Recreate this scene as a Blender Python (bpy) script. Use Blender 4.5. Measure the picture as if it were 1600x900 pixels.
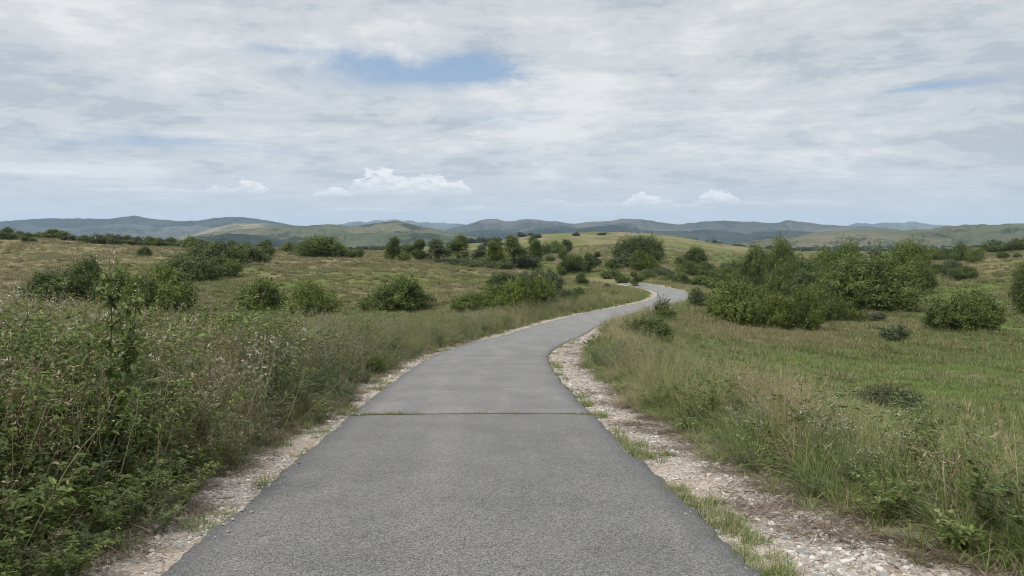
import bpy, math, random
import numpy as np
from mathutils import Vector, Matrix

for o in list(bpy.data.objects): bpy.data.objects.remove(o)
SC = bpy.context.scene
COL = SC.collection
R = math.radians

# ------------------------------------------------------------------ camera
FPX = 28.0 / 36.0 * 1600.0           # focal length in photograph pixels
PITCH = math.atan(72.0 / FPX)
CAMZ = 1.6
cam_data = bpy.data.cameras.new("camera"); cam = bpy.data.objects.new("camera", cam_data)
COL.objects.link(cam); SC.camera = cam
cam_data.lens = 28.0; cam_data.sensor_width = 36.0
cam_data.clip_start = 0.05; cam_data.clip_end = 60000
cam.location = (0, 0, CAMZ); cam.rotation_euler = (math.pi / 2 - PITCH, 0, 0)

# ------------------------------------------------------------------ render / exposure
SC.view_settings.view_transform = 'Standard'
SC.view_settings.look = 'None'
SC.view_settings.gamma = 1.0
SC.view_settings.exposure = 0.0
SC.cycles.use_denoising = True
SC.cycles.max_bounces = 6; SC.cycles.diffuse_bounces = 3; SC.cycles.glossy_bounces = 2
SC.cycles.transmission_bounces = 3; SC.cycles.volume_bounces = 1
SC.cycles.pixel_filter_type = 'BLACKMAN_HARRIS'; SC.cycles.filter_width = 1.05
SC.cycles.use_adaptive_sampling = True; SC.cycles.adaptive_threshold = 0.01

# ------------------------------------------------------------------ node helper
class NT:
    def __init__(s, nt): s.nt = nt
    def n(s, typ, ins=None, **kw):
        nd = s.nt.nodes.new(typ)
        for k, v in kw.items(): setattr(nd, k, v)
        for k, v in (ins or {}).items():
            sk = nd.inputs[k]
            if hasattr(v, 'is_linked') or hasattr(v, 'links'): s.nt.links.new(v, sk)
            else: sk.default_value = v
        return nd
    def m(s, op, a, b=None, c=None, clamp=False):
        ins = {0: a}
        if b is not None: ins[1] = b
        if c is not None: ins[2] = c
        return s.n('ShaderNodeMath', ins, operation=op, use_clamp=clamp).outputs[0]
    def vm(s, op, a, b=None, scale=None):
        ins = {0: a}
        if b is not None: ins[1] = b
        nd = s.n('ShaderNodeVectorMath', ins, operation=op)
        if scale is not None:
            if hasattr(scale, 'links'): s.nt.links.new(scale, nd.inputs['Scale'])
            else: nd.inputs['Scale'].default_value = scale
        return nd.outputs[0]
    def mix(s, f, a, b, typ='MIX'):
        nd = s.nt.nodes.new('ShaderNodeMix'); nd.data_type = 'RGBA'; nd.blend_type = typ
        for i, v in ((0, f), (6, a), (7, b)):
            if hasattr(v, 'links'): s.nt.links.new(v, nd.inputs[i])
            else:
                nd.inputs[i].default_value = (tuple(v) + (1,))[:4] if i else v
        return nd.outputs[2]
    def noise(s, vec, scale, detail=4, rough=0.55, lac=2.0, dist=0.0, out=0):
        return s.n('ShaderNodeTexNoise', {'Vector': vec, 'Scale': scale, 'Detail': detail, 'Roughness': rough, 'Lacunarity': lac, 'Distortion': dist}).outputs[out]
    def ramp(s, f, a, b, lo=0.0, hi=1.0, smooth=True):
        nd = s.n('ShaderNodeMapRange', {'Value': f, 'From Min': a, 'From Max': b, 'To Min': lo, 'To Max': hi}, interpolation_type='SMOOTHSTEP' if smooth else 'LINEAR')
        return nd.outputs[0]
    def attr(s, name, typ='GEOMETRY', out=2):
        return s.n('ShaderNodeAttribute', attribute_name=name, attribute_type=typ).outputs[out]

# ------------------------------------------------------------------ world: sky with a layered cloud deck
SUN_EL, SUN_AZ = R(52), R(-118)        # azimuth from +Y towards +X
world = bpy.data.worlds.new("World"); SC.world = world; world.use_nodes = True
wt = world.node_tree; wt.nodes.clear(); W = NT(wt)
sky = W.n('ShaderNodeTexSky', sky_type='NISHITA', sun_disc=False, sun_elevation=SUN_EL, sun_rotation=SUN_AZ, air_density=1.0, dust_density=1.0, ozone_density=1.5)
dirv = W.n('ShaderNodeTexCoord').outputs['Generated']
sep = W.n('ShaderNodeSeparateXYZ', {0: dirv})
dx, dy, dz = sep.outputs
zz = W.m('ADD', W.m('MAXIMUM', dz, 0.0), 0.15)
px = W.m('DIVIDE', dx, zz); py = W.m('DIVIDE', dy, zz)
P = W.n('ShaderNodeCombineXYZ', {0: px, 1: py, 2: 0.0}).outputs[0]
az = W.m('ARCTAN2', dx, dy)
EL = W.n('ShaderNodeCombineXYZ', {0: W.m('MULTIPLY', az, 1.0), 1: W.m('MULTIPLY', dz, 2.2), 2: 0.0}).outputs[0]

def sky_pos(u, v):
    yc = -(v - 450) / FPX; xc = (u - 800) / FPX
    c, s = math.cos(PITCH), math.sin(PITCH)
    d = Vector((xc, c + yc * s, -s + yc * c)).normalized()
    return math.atan2(d.x, d.y), d.z
def blob(u, v, wu, wv, warp=None, k=1.0):
    a0, z0 = sky_pos(u, v)
    A, Zz = (az, dz) if warp is None else warp
    ax = W.m('DIVIDE', W.m('SUBTRACT', A, a0), wu / FPX)
    ay = W.m('DIVIDE', W.m('SUBTRACT', Zz, z0), wv / FPX)
    r2 = W.m('ADD', W.m('MULTIPLY', ax, ax), W.m('MULTIPLY', ay, ay))
    return W.m('MULTIPLY', W.m('POWER', 2.71828, W.m('MULTIPLY', r2, -1.0)), k)

Pw = W.vm('ADD', P, W.vm('SCALE', W.noise(P, 0.35, 3, out=1), scale=0.9))
n_big = W.noise(P, 0.55, 3, 0.5)
n_mid = W.noise(Pw, 2.2, 9, 0.62)
n_fine = W.noise(W.vm('ADD', Pw, (7, 3, 0)), 6.0, 7, 0.65)
n_puff = W.noise(W.vm('ADD', Pw, (1, 8, 0)), 11.0, 7, 0.7)
n_str = W.noise(W.vm('MULTIPLY', EL, (4.0, 15.0, 1.0)), 1.8, 7, 0.6, dist=0.4)
shade = W.m('ADD', W.m('ADD', W.m('MULTIPLY', n_mid, 0.42), W.m('MULTIPLY', n_fine, 0.18)), W.m('ADD', W.m('MULTIPLY', n_str, 0.20), W.m('MULTIPLY', n_big, 0.20)))
S = 10.0   # background strength is 0.1
c_dark = (0.50 * S, 0.54 * S, 0.585 * S); c_mid = (0.64 * S, 0.665 * S, 0.69 * S); c_lite = (0.82 * S, 0.825 * S, 0.83 * S)
dark_b = W.m('ADD', W.m('ADD', blob(1590, 215, 110, 42, k=0.10), blob(1250, 85, 330, 40, k=0.05)), W.m('ADD', blob(130, 150, 280, 60, k=0.035), blob(620, 195, 160, 14, k=0.07)))
lite_b = W.m('ADD', blob(60, 265, 170, 9, k=0.10), W.m('ADD', blob(1040, 180, 380, 60, k=0.05), blob(350, 150, 260, 30, k=0.04)))
shade2 = W.m('ADD', W.m('ADD', W.m('SUBTRACT', shade, dark_b), lite_b), W.m('MULTIPLY', W.m('SUBTRACT', n_puff, 0.5), 0.16))
cl = W.mix(W.ramp(shade2, 0.41, 0.49), c_dark, c_mid)
cl = W.mix(W.ramp(shade2, 0.475, 0.61), cl, c_lite)
# thin veil of blue between the streaks
blue = W.mix(0.55, W.mix(1.0, sky.outputs[0], (0.62, 0.78, 0.98), 'MULTIPLY'), (0.38 * S, 0.54 * S, 0.73 * S))
n_edge = W.noise(Pw, 1.1, 9, 0.6)
wz = W.m('ADD', dz, W.m('MULTIPLY', W.m('SUBTRACT', n_edge, 0.5), 0.05))
wa = W.m('ADD', az, W.m('MULTIPLY', W.m('SUBTRACT', n_fine, 0.5), 0.22))
hole = W.m('ADD', blob(640, 112, 140, 25, (wa, wz), 1.45), W.m('ADD', blob(430, 78, 90, 9, (wa, wz), 0.75), blob(740, 118, 80, 12, (wa, wz), 0.6)))
hole = W.m('ADD', hole, blob(1440, 138, 70, 6, (wa, wz), 0.8))
hole = W.m('ADD', hole, W.m('ADD', blob(190, 225, 230, 16, (wa, wz), 0.62), blob(790, 190, 90, 16, (wa, wz), 0.45)))
hole = W.m('ADD', hole, blob(820, 240, 140, 12, (wa, wz), 0.3))
hole = W.m('MULTIPLY', hole, W.ramp(n_edge, 0.36, 0.60, 1.15, 0.45))
gap = W.ramp(W.m('ADD', n_big, W.m('MULTIPLY', n_mid, 0.7)), 0.98, 0.66, 0.0, 0.45)
gap = W.m('MULTIPLY', gap, W.ramp(dz, 0.02, 0.2))
cov = W.ramp(W.m('ADD', hole, W.m('MULTIPLY', gap, 0.6)), 0.05, 1.2, 0.0, 0.88)
col = W.mix(cov, cl, blue)
# low pale band over the horizon
col = W.mix(W.ramp(dz, 0.115, 0.0, 0.0, 0.88), col, (0.565 * S, 0.615 * S, 0.665 * S))
# low cumulus heads
nc = W.noise(W.vm('MULTIPLY', EL, (1, 1, 1)), 30.0, 7, 0.66)
nc2 = W.noise(W.vm('ADD', EL, (3, 1, 0)), 60.0, 5, 0.6)
def cumulus(u, vbase, w, h, k):
    a0, zb = sky_pos(u, vbase); _, zt = sky_pos(u, vbase - h)
    ax = W.m('DIVIDE', W.m('SUBTRACT', az, a0), w / FPX)
    topz = W.m('MULTIPLY', W.m('SUBTRACT', 1.0, W.m('MULTIPLY', ax, ax)), zt - zb)
    topz = W.m('ADD', topz, W.m('MULTIPLY', W.m('SUBTRACT', W.m('ADD', W.m('MULTIPLY', nc, 0.75), W.m('MULTIPLY', nc2, 0.25)), 0.52), (zt - zb) * 2.6))
    rel = W.m('SUBTRACT', dz, zb)
    top = W.ramp(W.m('SUBTRACT', topz, rel), 0.0, 0.0014)
    bot = W.ramp(rel, -0.002, (zt - zb) * 0.55)
    side = W.ramp(W.m('ABSOLUTE', ax), 1.05, 0.85)
    return W.m('MULTIPLY', W.m('MULTIPLY', W.m('MULTIPLY', top, bot), side), k)
cum = None
for a in ((600, 306, 60, 44, 1.0), (668, 306, 66, 36, 1.0), (715, 304, 30, 24, 0.8), (520, 307, 38, 14, 0.8), (390, 303, 30, 26, 0.95), (345, 302, 28, 14, 0.6), (1010, 322, 46, 22, 0.95), (1118, 321, 38, 27, 0.9), (1060, 326, 60, 9, 0.4), (860, 318, 40, 8, 0.35), (560, 330, 90, 7, 0.35), (250, 300, 120, 8, 0.4), (1240, 318, 90, 7, 0.35), (60, 272, 90, 10, 0.55), (930, 322, 50, 9, 0.35), (745, 330, 70, 10, 0.4)):
    c_ = cumulus(*a); cum = c_ if cum is None else W.m('MAXIMUM', cum, c_)
col = W.mix(cum, col, W.mix(W.ramp(nc2, 0.35, 0.6), (0.72 * S, 0.745 * S, 0.77 * S), (0.93 * S, 0.93 * S, 0.93 * S)))
# an overcast deck is brighter overhead
col = W.mix(W.ramp(dz, 0.29, 0.9), col, W.mix(1.0, col, (3.0, 2.95, 2.9), 'MULTIPLY'))
col = W.mix(W.ramp(dz, 0.0, -0.05), col, (0.30 * S, 0.32 * S, 0.33 * S))
bg = W.n('ShaderNodeBackground', {'Color': col, 'Strength': 0.1})
wo = W.n('ShaderNodeOutputWorld', {'Surface': bg.outputs[0]})
world.cycles.sampling_method = 'MANUAL'; world.cycles.sample_map_resolution = 512

# ------------------------------------------------------------------ sun behind thin cloud
sun_data = bpy.data.lights.new("sun", 'SUN'); sun = bpy.data.objects.new("sun", sun_data); COL.objects.link(sun)
sun_data.energy = 2.6; sun_data.angle = R(12); sun_data.color = (1.0, 0.96, 0.90)
sdir = Vector((math.sin(SUN_AZ) * math.cos(SUN_EL), math.cos(SUN_AZ) * math.cos(SUN_EL), math.sin(SUN_EL)))
sun.rotation_euler = sdir.to_track_quat('Z', 'Y').to_euler(); sun.location = (-30, -20, 60)

# ------------------------------------------------------------------ numpy noise
def _hash(ix, iy, seed):
    with np.errstate(over='ignore'):
        h = (ix.astype(np.int64) * 374761393 + iy.astype(np.int64) * 668265263 + seed * 2147483647) & 0xFFFFFFFF
        h = ((h ^ (h >> 13)) * 1274126177) & 0xFFFFFFFF
        h = (h ^ (h >> 16)) & 0xFFFFFFFF
    return h / 4294967295.0
def vnoise(x, y, seed=0):
    x = np.asarray(x, float); y = np.asarray(y, float)
    ix = np.floor(x); iy = np.floor(y); fx = x - ix; fy = y - iy
    fx = fx * fx * fx * (fx * (fx * 6 - 15) + 10); fy = fy * fy * fy * (fy * (fy * 6 - 15) + 10)
    a = _hash(ix, iy, seed); b = _hash(ix + 1, iy, seed); c = _hash(ix, iy + 1, seed); d = _hash(ix + 1, iy + 1, seed)
    return (a + (b - a) * fx) * (1 - fy) + (c + (d - c) * fx) * fy
def fbm(x, y, oct=4, seed=0, gain=0.5):
    s = 0; a = 1; t = 0
    for i in range(oct):
        s = s + a * vnoise(x * 2 ** i + 17.3 * i, y * 2 ** i - 9.1 * i, seed + i); t += a; a *= gain
    return s / t
def sstep(a, b, x):
    t = np.clip((x - a) / (b - a), 0, 1); return t * t * (3 - 2 * t)

# ------------------------------------------------------------------ terrain shape
_gy = np.array([-80, -20, 0, 5, 12, 20, 27, 36, 50, 65, 85, 120, 160, 260, 600, 2000.0])
_gz = np.array([4.2, 1.5, 0, -.40, -.98, -1.6, -2.12, -2.72, -3.42, -3.85, -4.2, -4.75, -5.3, -6, -7, -9.])
_yy = np.arange(-80, 2000, 0.5); _zz = np.interp(_yy, _gy, _gz)
_k = np.exp(-np.linspace(-2, 2, 17) ** 2); _k /= _k.sum(); _zz = np.convolve(np.pad(_zz, 8, 'edge'), _k, 'valid')
def zroad(y): return np.interp(y, _yy, _zz)
_cy = np.array([-60, -10, 0, 4.7, 8, 11.6, 16.6, 20, 23.5, 27, 31, 37, 43, 50, 58, 68, 76, 83, 92, 100, 112, 125, 140, 160, 200.])
_cx = np.array([0.9, 0.05, -.16, -.31, -.45, -.60, -.72, -.75, -.70, -.40, .25, 1.55, 2.75, 4.4, 7.2, 11.6, 14.9, 16.9, 18.6, 19.2, 18.9, 17.6, 14, 8, -6])
_yc = np.arange(-60, 200, 0.5); _xc = np.interp(_yc, _cy, _cx)
_k2 = np.exp(-np.linspace(-2, 2, 15) ** 2); _k2 /= _k2.sum(); _xc = np.convolve(np.pad(_xc, 7, 'edge'), _k2, 'valid')
_sl = np.gradient(_xc, 0.5)
def xroad(y): return np.interp(y, _yc, _xc)
HW = 1.75
def edist(x, y):
    """signed sideways distance from the road centre, measured square to the road"""
    return (x - xroad(y)) / np.sqrt(1 + np.interp(y, _yc, _sl) ** 2)

_nodes_y = [12, 20, 30, 45, 60, 80, 105, 130, 160, 200, 260, 350, 450, 600, 800, 1200]
_cols = {   # height relative to the eye, by photograph column
 -300: [-2.2,-2.6,-3.0,-3.6,-3.8,-3.5,-2.2,-.6,.4,2.2,3.0,2.6,2,0,-4,-9],
 0:    [-2.4,-2.9,-3.5,-4.3,-4.7,-4.6,-3.7,-2.3,-.7,1.9,2.0,1.0,-1,-5,-8,-11],
 200:  [-2.4,-3.0,-3.8,-4.7,-5.2,-4.9,-3.6,-2.5,-1.2,-.3,.3,-1,-4,-7,-9,-11],
 400:  [-2.45,-3.1,-3.8,-4.8,-5.4,-5.1,-3.9,-2.9,-2.9,-2.4,-2.0,-3.5,-5,-7,-9,-11],
 600:  [-2.5,-3.1,-3.8,-4.9,-5.6,-5.6,-4.4,-3.6,-3.5,-3.6,-4,-4.5,-5,-6,-8.5,-11],
 750:  [-2.5,-3.2,-3.9,-5.0,-5.5,-5.8,-5.2,-4.7,-4.6,-4.4,-4.2,-3.5,-1.5,.2,-5,-11],
 850:  [-2.55,-3.2,-3.9,-4.9,-5.2,-5.7,-5.8,-5.3,-4.9,-4.6,-4.0,-1.8,1.6,7.0,1,-11],
 950:  [-2.6,-3.3,-4.0,-4.9,-5.3,-5.7,-6.0,-6.0,-5.8,-5.0,-3.6,-.2,3.6,9.6,3,-11],
 1050: [-2.7,-3.5,-4.3,-5.1,-5.5,-5.9,-6.3,-6.6,-6.8,-6.0,-4.4,-1.6,1.6,6.4,1,-11],
 1150: [-2.8,-3.8,-4.7,-5.7,-6.3,-6.8,-7.4,-8.0,-8.5,-8.0,-7,-5,-3.6,-4.5,-7,-12],
 1300: [-2.9,-4.0,-5.0,-6.0,-6.6,-7.3,-8.0,-8.5,-9,-9,-9,-8.5,-8,-9,-10,-12],
 1450: [-3.0,-4.2,-5.3,-6.4,-7.0,-7.5,-7.3,-6.9,-6.1,-5.0,-4.2,-5,-7,-9,-10,-12],
 1600: [-3.0,-4.3,-5.3,-6.4,-7.0,-7.0,-6.2,-5.1,-3.4,-1.7,-1.0,-2.5,-6,-8,-10,-12],
 1900: [-3.0,-4.3,-5.3,-6.4,-6.8,-6.4,-5,-3.3,-1,1,2.5,1,-3,-8,-10,-12]}
_ca = np.array([(u - 800) / FPX for u in _cols]); _ct = np.array(list(_cols.values()), float)
_ta = np.linspace(-1.2, 1.2, 121); _tl = np.linspace(math.log(12), math.log(1200), 160)
_tab = np.array([np.interp(_tl, np.log(_nodes_y), r) for r in _ct])
_tab = np.array([np.interp(_ta, _ca, _tab[:, j]) for j in range(_tab.shape[1])]).T
def _blur(t, ax, n):
    k = np.exp(-np.linspace(-2, 2, 2 * n + 1) ** 2); k /= k.sum()
    return np.apply_along_axis(lambda r: np.convolve(np.pad(r, n, 'edge'), k, 'valid'), ax, t)
_tab = _blur(_blur(_tab, 0, 5), 1, 5)
def ztable(a, y):
    fa = np.clip((a + 1.2) / 2.4 * 120, 0, 119.999); fl = np.clip((np.log(np.maximum(y, 12)) - _tl[0]) / (_tl[-1] - _tl[0]) * 159, 0, 158.999)
    i = fa.astype(int); j = fl.astype(int); s = fa - i; t = fl - j
    return (_tab[i, j] * (1 - s) + _tab[i + 1, j] * s) * (1 - t) + (_tab[i, j + 1] * (1 - s) + _tab[i + 1, j + 1] * s) * t
def zfun(x, y):
    x = np.asarray(x, float); y = np.asarray(y, float)
    e = edist(x, y); ae = np.abs(e); g = zroad(y)
    left = 0.32 * sstep(2.3, 4.2, ae); right = -0.15 * np.clip(ae - 3.2, 0, 10)
    near = g + np.where(e < 0, left, right)
    far = CAMZ + ztable(x / np.maximum(y, 8.0), y)
    w = sstep(11, 24, y)
    f = near * (1 - w) + far * w
    wob = (fbm(x / 9, y / 9, 3, 5) - 0.5) * 0.55 * sstep(3, 9, ae) + (fbm(x / 1.3, y / 1.3, 2, 9) - 0.5) * 0.14 * sstep(2.2, 3.5, ae)
    wob = wob + (fbm(x / 60, y / 60, 3, 21) - 0.5) * 2.2 * sstep(90, 260, y) * sstep(12, 40, ae)
    wob = wob + (fbm(x / 2.2, y / 2.2, 3, 33) - 0.5) * 0.25 * sstep(20, 45, np.abs(y) + 0 * x) * sstep(6, 12, ae)
    wid = 3.0 + 0.05 * np.clip(y, 0, 200)
    c = sstep(HW + 0.9, HW + 0.9 + wid, ae)
    c = np.where(y > 165, 1.0, c) if True else c
    z = g * (1 - c) + (f + wob) * c
    return z
def ray(u, v):
    yc = -(v - 450) / FPX; xc = (u - 800) / FPX
    c, s = math.cos(PITCH), math.sin(PITCH)
    return xc, c + yc * s, -s + yc * c
def hit(u, v, y0=9.0):
    """where the sight line through photograph pixel (u, v) first meets the ground"""
    X, Y, Z = ray(u, v)
    ys = np.exp(np.linspace(math.log(y0), math.log(1500), 2500)); t = ys / Y
    d = CAMZ + t * Z - zfun(t * X, ys)
    k = np.argmax(d < 0)
    if not (d < 0).any(): return None
    return float(t[k] * X), float(ys[k])

# ------------------------------------------------------------------ mesh helpers
def mesh_obj(name, V, F, mat, attrs=None, smooth=True, parent=None, mats=None, midx=None, uv=None, link=True):
    """V (n,3), F list of int arrays (each (m,3) or (m,4))"""
    me = bpy.data.meshes.new(name)
    V = np.asarray(V, np.float32); me.vertices.add(len(V)); me.vertices.foreach_set('co', V.ravel())
    F = [np.asarray(f, np.int32) for f in F if len(f)]
    tot = sum(f.size for f in F); nf = sum(len(f) for f in F)
    me.loops.add(tot); me.loops.foreach_set('vertex_index', np.concatenate([f.ravel() for f in F]))
    sizes = np.concatenate([np.full(len(f), f.shape[1], np.int32) for f in F])
    me.polygons.add(nf); me.polygons.foreach_set('loop_start', np.concatenate([[0], np.cumsum(sizes)[:-1]]).astype(np.int32))
    if midx is not None: me.polygons.foreach_set('material_index', np.asarray(midx, np.int32))
    me.polygons.foreach_set('use_smooth', np.full(nf, smooth))
    me.update(calc_edges=True)
    for k, a in (attrs or {}).items():
        a = np.asarray(a, np.float32)
        if a.ndim == 1:
            at = me.attributes.new(k, 'FLOAT', 'POINT'); at.data.foreach_set('value', a)
        else:
            at = me.attributes.new(k, 'FLOAT_VECTOR', 'POINT'); at.data.foreach_set('vector', a.ravel())
    if uv is not None:
        at = me.attributes.new('rc', 'FLOAT_VECTOR', 'POINT'); at.data.foreach_set('vector', np.asarray(uv, np.float32).ravel())
    for m_ in (mats or ([mat] if mat else [])): me.materials.append(m_)
    o = bpy.data.objects.new(name, me)
    if link: COL.objects.link(o)
    if parent is not None: o.parent = parent
    return o
def tag(o, label=None, cat=None, group=None, kind=None):
    if label: o['label'] = label
    if cat: o['category'] = cat
    if group: o['group'] = group
    if kind: o['kind'] = kind
    return o
def grid_faces(nr, nc):
    i = np.arange(nr - 1)[:, None] * nc + np.arange(nc - 1)[None]
    i = i.ravel(); return np.stack([i, i + 1, i + nc + 1, i + nc], 1)
def new_mat(name):
    m_ = bpy.data.materials.new(name); m_.use_nodes = True; nt = m_.node_tree
    for n in list(nt.nodes): nt.nodes.remove(n)
    t = NT(nt); out = t.n('ShaderNodeOutputMaterial'); return m_, t, out
def surf(t, out, col, rough=0.9, bump=None, bstr=0.3, bdist=0.02, spec=0.2, trans=0.0, tcol=None):
    b = t.n('ShaderNodeBsdfPrincipled', {'Base Color': col if hasattr(col, 'links') else tuple(col) + (1,), 'Roughness': rough, 'Specular IOR Level': spec})
    if bump is not None:
        bn = t.n('ShaderNodeBump', {'Height': bump, 'Strength': bstr, 'Distance': bdist}); t.nt.links.new(bn.outputs[0], b.inputs['Normal'])
    sh = b.outputs[0]
    if trans:
        tr = t.n('ShaderNodeBsdfTranslucent', {'Color': tcol if tcol is not None else col})
        sh = t.n('ShaderNodeMixShader', {0: trans, 1: sh, 2: tr.outputs[0]}).outputs[0]
    t.nt.links.new(sh, out.inputs['Surface'])

# ------------------------------------------------------------------ field cover: how green and how lush, one function for soil and grass
def green_map(x, y):
    ae = edist(x, y); d = np.hypot(x, y)
    n = fbm(x / 14, y / 14, 4, 41); n2 = fbm(x / 40 + 5, y / 55, 3, 77); n3 = fbm(x / 3.5, y / 3.5, 3, 12)
    a = x / np.maximum(y, 5)
    g = 0.37 + (n - 0.5) * 1.5 + (n2 - 0.5) * 0.9 + (n3 - 0.5) * 0.5
    g = g + 0.80 * sstep(0.05, 0.20, a) * sstep(50, 34, y) * sstep(2.6, 4.5, ae)          # moist meadow right of the road
    g = g + 0.45 * np.exp(-((a - 0.57) / 0.10) ** 2 - ((y - 118) / 22) ** 2) + 0.4 * np.exp(-((a - 0.58) / 0.12) ** 2 - ((y - 45) / 14) ** 2)
    g = g + 0.25 * np.exp(-((y - 72) / 16) ** 2) * sstep(0.0, -0.25, a)                   # hollow of the left field
    g = g - 0.30 * sstep(95, 130, y) * sstep(230, 150, y) * sstep(0.1, -0.1, a)
    g = g - 0.18 * np.exp(-((y - 560) / 110) ** 2) * np.exp(-((a - 0.10) / 0.12) ** 2)
    g = g - 0.25 * sstep(-0.35, -0.6, a) * sstep(60, 90, y)
    g = g - 0.7 * np.exp(-((y - 116 - 14 * (a + .2)) / 2.2) ** 2) * sstep(-.34, -.28, a) * sstep(-.04, -.09, a)
    g = g - 0.15 * sstep(60, 40, y) * sstep(0, -0.1, a) * sstep(20, 30, y)
    return np.clip(g, 0, 0.86)
# ================================================================== GROUND
def fieldcol(t, g, rnd=None):
    """dry straw -> olive -> green, by the same measure for soil and blades"""
    c = t.mix(t.ramp(g, 0.08, 0.45), (0.180, 0.152, 0.082), (0.116, 0.126, 0.042))
    return t.mix(t.ramp(g, 0.42, 0.95), c, (0.080, 0.120, 0.022))
gm, t, out = new_mat("ground_mat")
pos = t.n('ShaderNodeNewGeometry').outputs['Position']
g = t.attr('green'); sh = t.attr('shoulder'); so = t.attr('soil')
nA = t.noise(pos, 0.9, 8, 0.68); nB = t.noise(pos, 7.0, 6, 0.7); nC = t.noise(pos, 0.16, 6, 0.6)
nD = t.noise(t.vm('MULTIPLY', pos, (1, 0.6, 1)), 0.045, 5, 0.6)
gg = t.m('ADD', g, t.m('ADD', t.m('MULTIPLY', t.m('SUBTRACT', nA, 0.5), 0.9), t.m('MULTIPLY', t.m('SUBTRACT', nC, 0.5), 0.5)))
c = fieldcol(t, gg)
c = t.mix(t.m('MULTIPLY', t.ramp(nB, 0.35, 0.65), 0.5), c, t.mix(1.0, c, (0.5, 0.5, 0.48), 'MULTIPLY'))
c = t.mix(t.m('MULTIPLY', t.ramp(nD, 0.52, 0.66), t.attr('scrub')), c, (0.045, 0.06, 0.025))
gv = t.n('ShaderNodeTexVoronoi', {'Vector': pos, 'Scale': 38.0}, feature='F1')
stone = t.mix(t.n('ShaderNodeSeparateColor', {0: gv.outputs['Color']}).outputs[0], (0.24, 0.20, 0.165), (0.40, 0.355, 0.305))
stone = t.mix(t.ramp(gv.outputs['Distance'], 0.55, 0.85), stone, (0.14, 0.11, 0.08))
stone = t.mix(t.ramp(t.noise(pos, 2.2, 5, 0.65), 0.5, 0.62), stone, (0.235, 0.19, 0.145))
shn = t.ramp(t.m('ADD', sh, t.m('MULTIPLY', t.m('SUBTRACT', t.noise(pos, 3.5, 5, 0.7), 0.5), 0.8)), 0.35, 0.65)
sol = t.mix(t.ramp(t.noise(pos, 16, 6, 0.7), 0.35, 0.65), (0.085, 0.060, 0.040), (0.20, 0.15, 0.10))
c = t.mix(t.ramp(t.m('ADD', so, t.m('MULTIPLY', t.m('SUBTRACT', nA, 0.5), 0.5)), 0.3, 0.6), c, sol)
c = t.mix(shn, c, stone)
hgt = t.m('ADD', t.m('MULTIPLY', nB, 0.6), t.m('MULTIPLY', nA, 1.6))
surf(t, out, c, 0.95, hgt, 0.6, 0.10, 0.1)

def sgrid(lo, hi, s, n):
    a, b = math.asinh(lo / s), math.asinh(hi / s); return s * np.sinh(np.linspace(a, b, n))
gx = sgrid(-11000, 11000, 6.0, 520); gy = sgrid(-300, 13000, 9.0, 560)
X, Y = np.meshgrid(gx, gy)
def zland(x, y):
    """near country, then the wide flat valley out to the hills"""
    r = np.hypot(x, y); z = zfun(x, y)
    far = CAMZ - 12.5 + (fbm(x / 900, y / 900, 3, 3) - 0.5) * 14 * sstep(900, 2500, r)
    w = np.maximum(sstep(700, 1250, y), sstep(700, 1500, np.abs(x)))
    w = np.where(y < -60, sstep(300, 1500, r), w)
    z = z * (1 - w) + far * w
    return z
Z = zland(X, Y)
E = edist(X, Y); AE = np.abs(E)
rw = HW + 0.35 + 0.35 * vnoise(Y / 1.7, Y * 0 + 2, 8) + np.where(E > 0, 0.75 * sstep(40, 28, Y) + 0.1, 0.05 + 0.1 * sstep(14, 6, Y))
shd = sstep(0.45, -0.15, AE - rw) * (Y < 121)
soil = sstep(1.2, 0.1, AE - rw) * (Y < 60)
scrub = sstep(250, 420, np.hypot(X, Y))
ground = mesh_obj("ground", np.stack([X, Y, Z], -1).reshape(-1, 3), [grid_faces(560, 520)], gm,
                  {'green': green_map(X, Y).ravel(), 'shoulder': shd.ravel(), 'soil': soil.ravel(), 'scrub': scrub.ravel()})
tag(ground, "rolling grassland with dry straw and green patches around the road", "ground", kind='structure')

# ================================================================== ROAD
rm, t, out = new_mat("asphalt")
pos = t.n('ShaderNodeNewGeometry').outputs['Position']
rc = t.n('ShaderNodeSeparateXYZ', {0: t.attr('rc', out=1)}); lat, lon = rc.outputs[0], rc.outputs[1]
fine = t.n('ShaderNodeTexVoronoi', {'Vector': pos, 'Scale': 120.0}, feature='F1')
fc = t.n('ShaderNodeSeparateColor', {0: fine.outputs['Color']}).outputs[0]
n1 = t.noise(pos, 60, 5, 0.75); n2 = t.noise(pos, 1.1, 6, 0.65); n3 = t.noise(t.vm('MULTIPLY', pos, (1.0, 0.12, 1)), 1.6, 4, 0.55); n4 = t.noise(pos, 9.0, 5, 0.7)
val = t.m('ADD', t.m('MULTIPLY', fc, 0.36), t.m('MULTIPLY', n1, 0.64))
near = t.ramp(lon, 11.45, 11.15)
base = t.mix(near, (0.138, 0.137, 0.132), (0.118, 0.117, 0.113))
c = t.mix(t.ramp(val, 0.28, 0.74), t.mix(1.0, base, (0.42, 0.42, 0.43), 'MULTIPLY'), t.mix(1.0, base, (1.62, 1.60, 1.57), 'MULTIPLY'))
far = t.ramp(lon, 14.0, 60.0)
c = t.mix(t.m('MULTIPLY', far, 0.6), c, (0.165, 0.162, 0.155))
c = t.mix(t.m('MULTIPLY', t.ramp(n2, 0.44, 0.60), 0.45), c, t.mix(1.0, c, (0.74, 0.74, 0.76), 'MULTIPLY'))
c = t.mix(t.m('MULTIPLY', t.ramp(n3, 0.48, 0.64), 0.40), c, t.mix(1.0, c, (1.35, 1.34, 1.30), 'MULTIPLY'))
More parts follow.
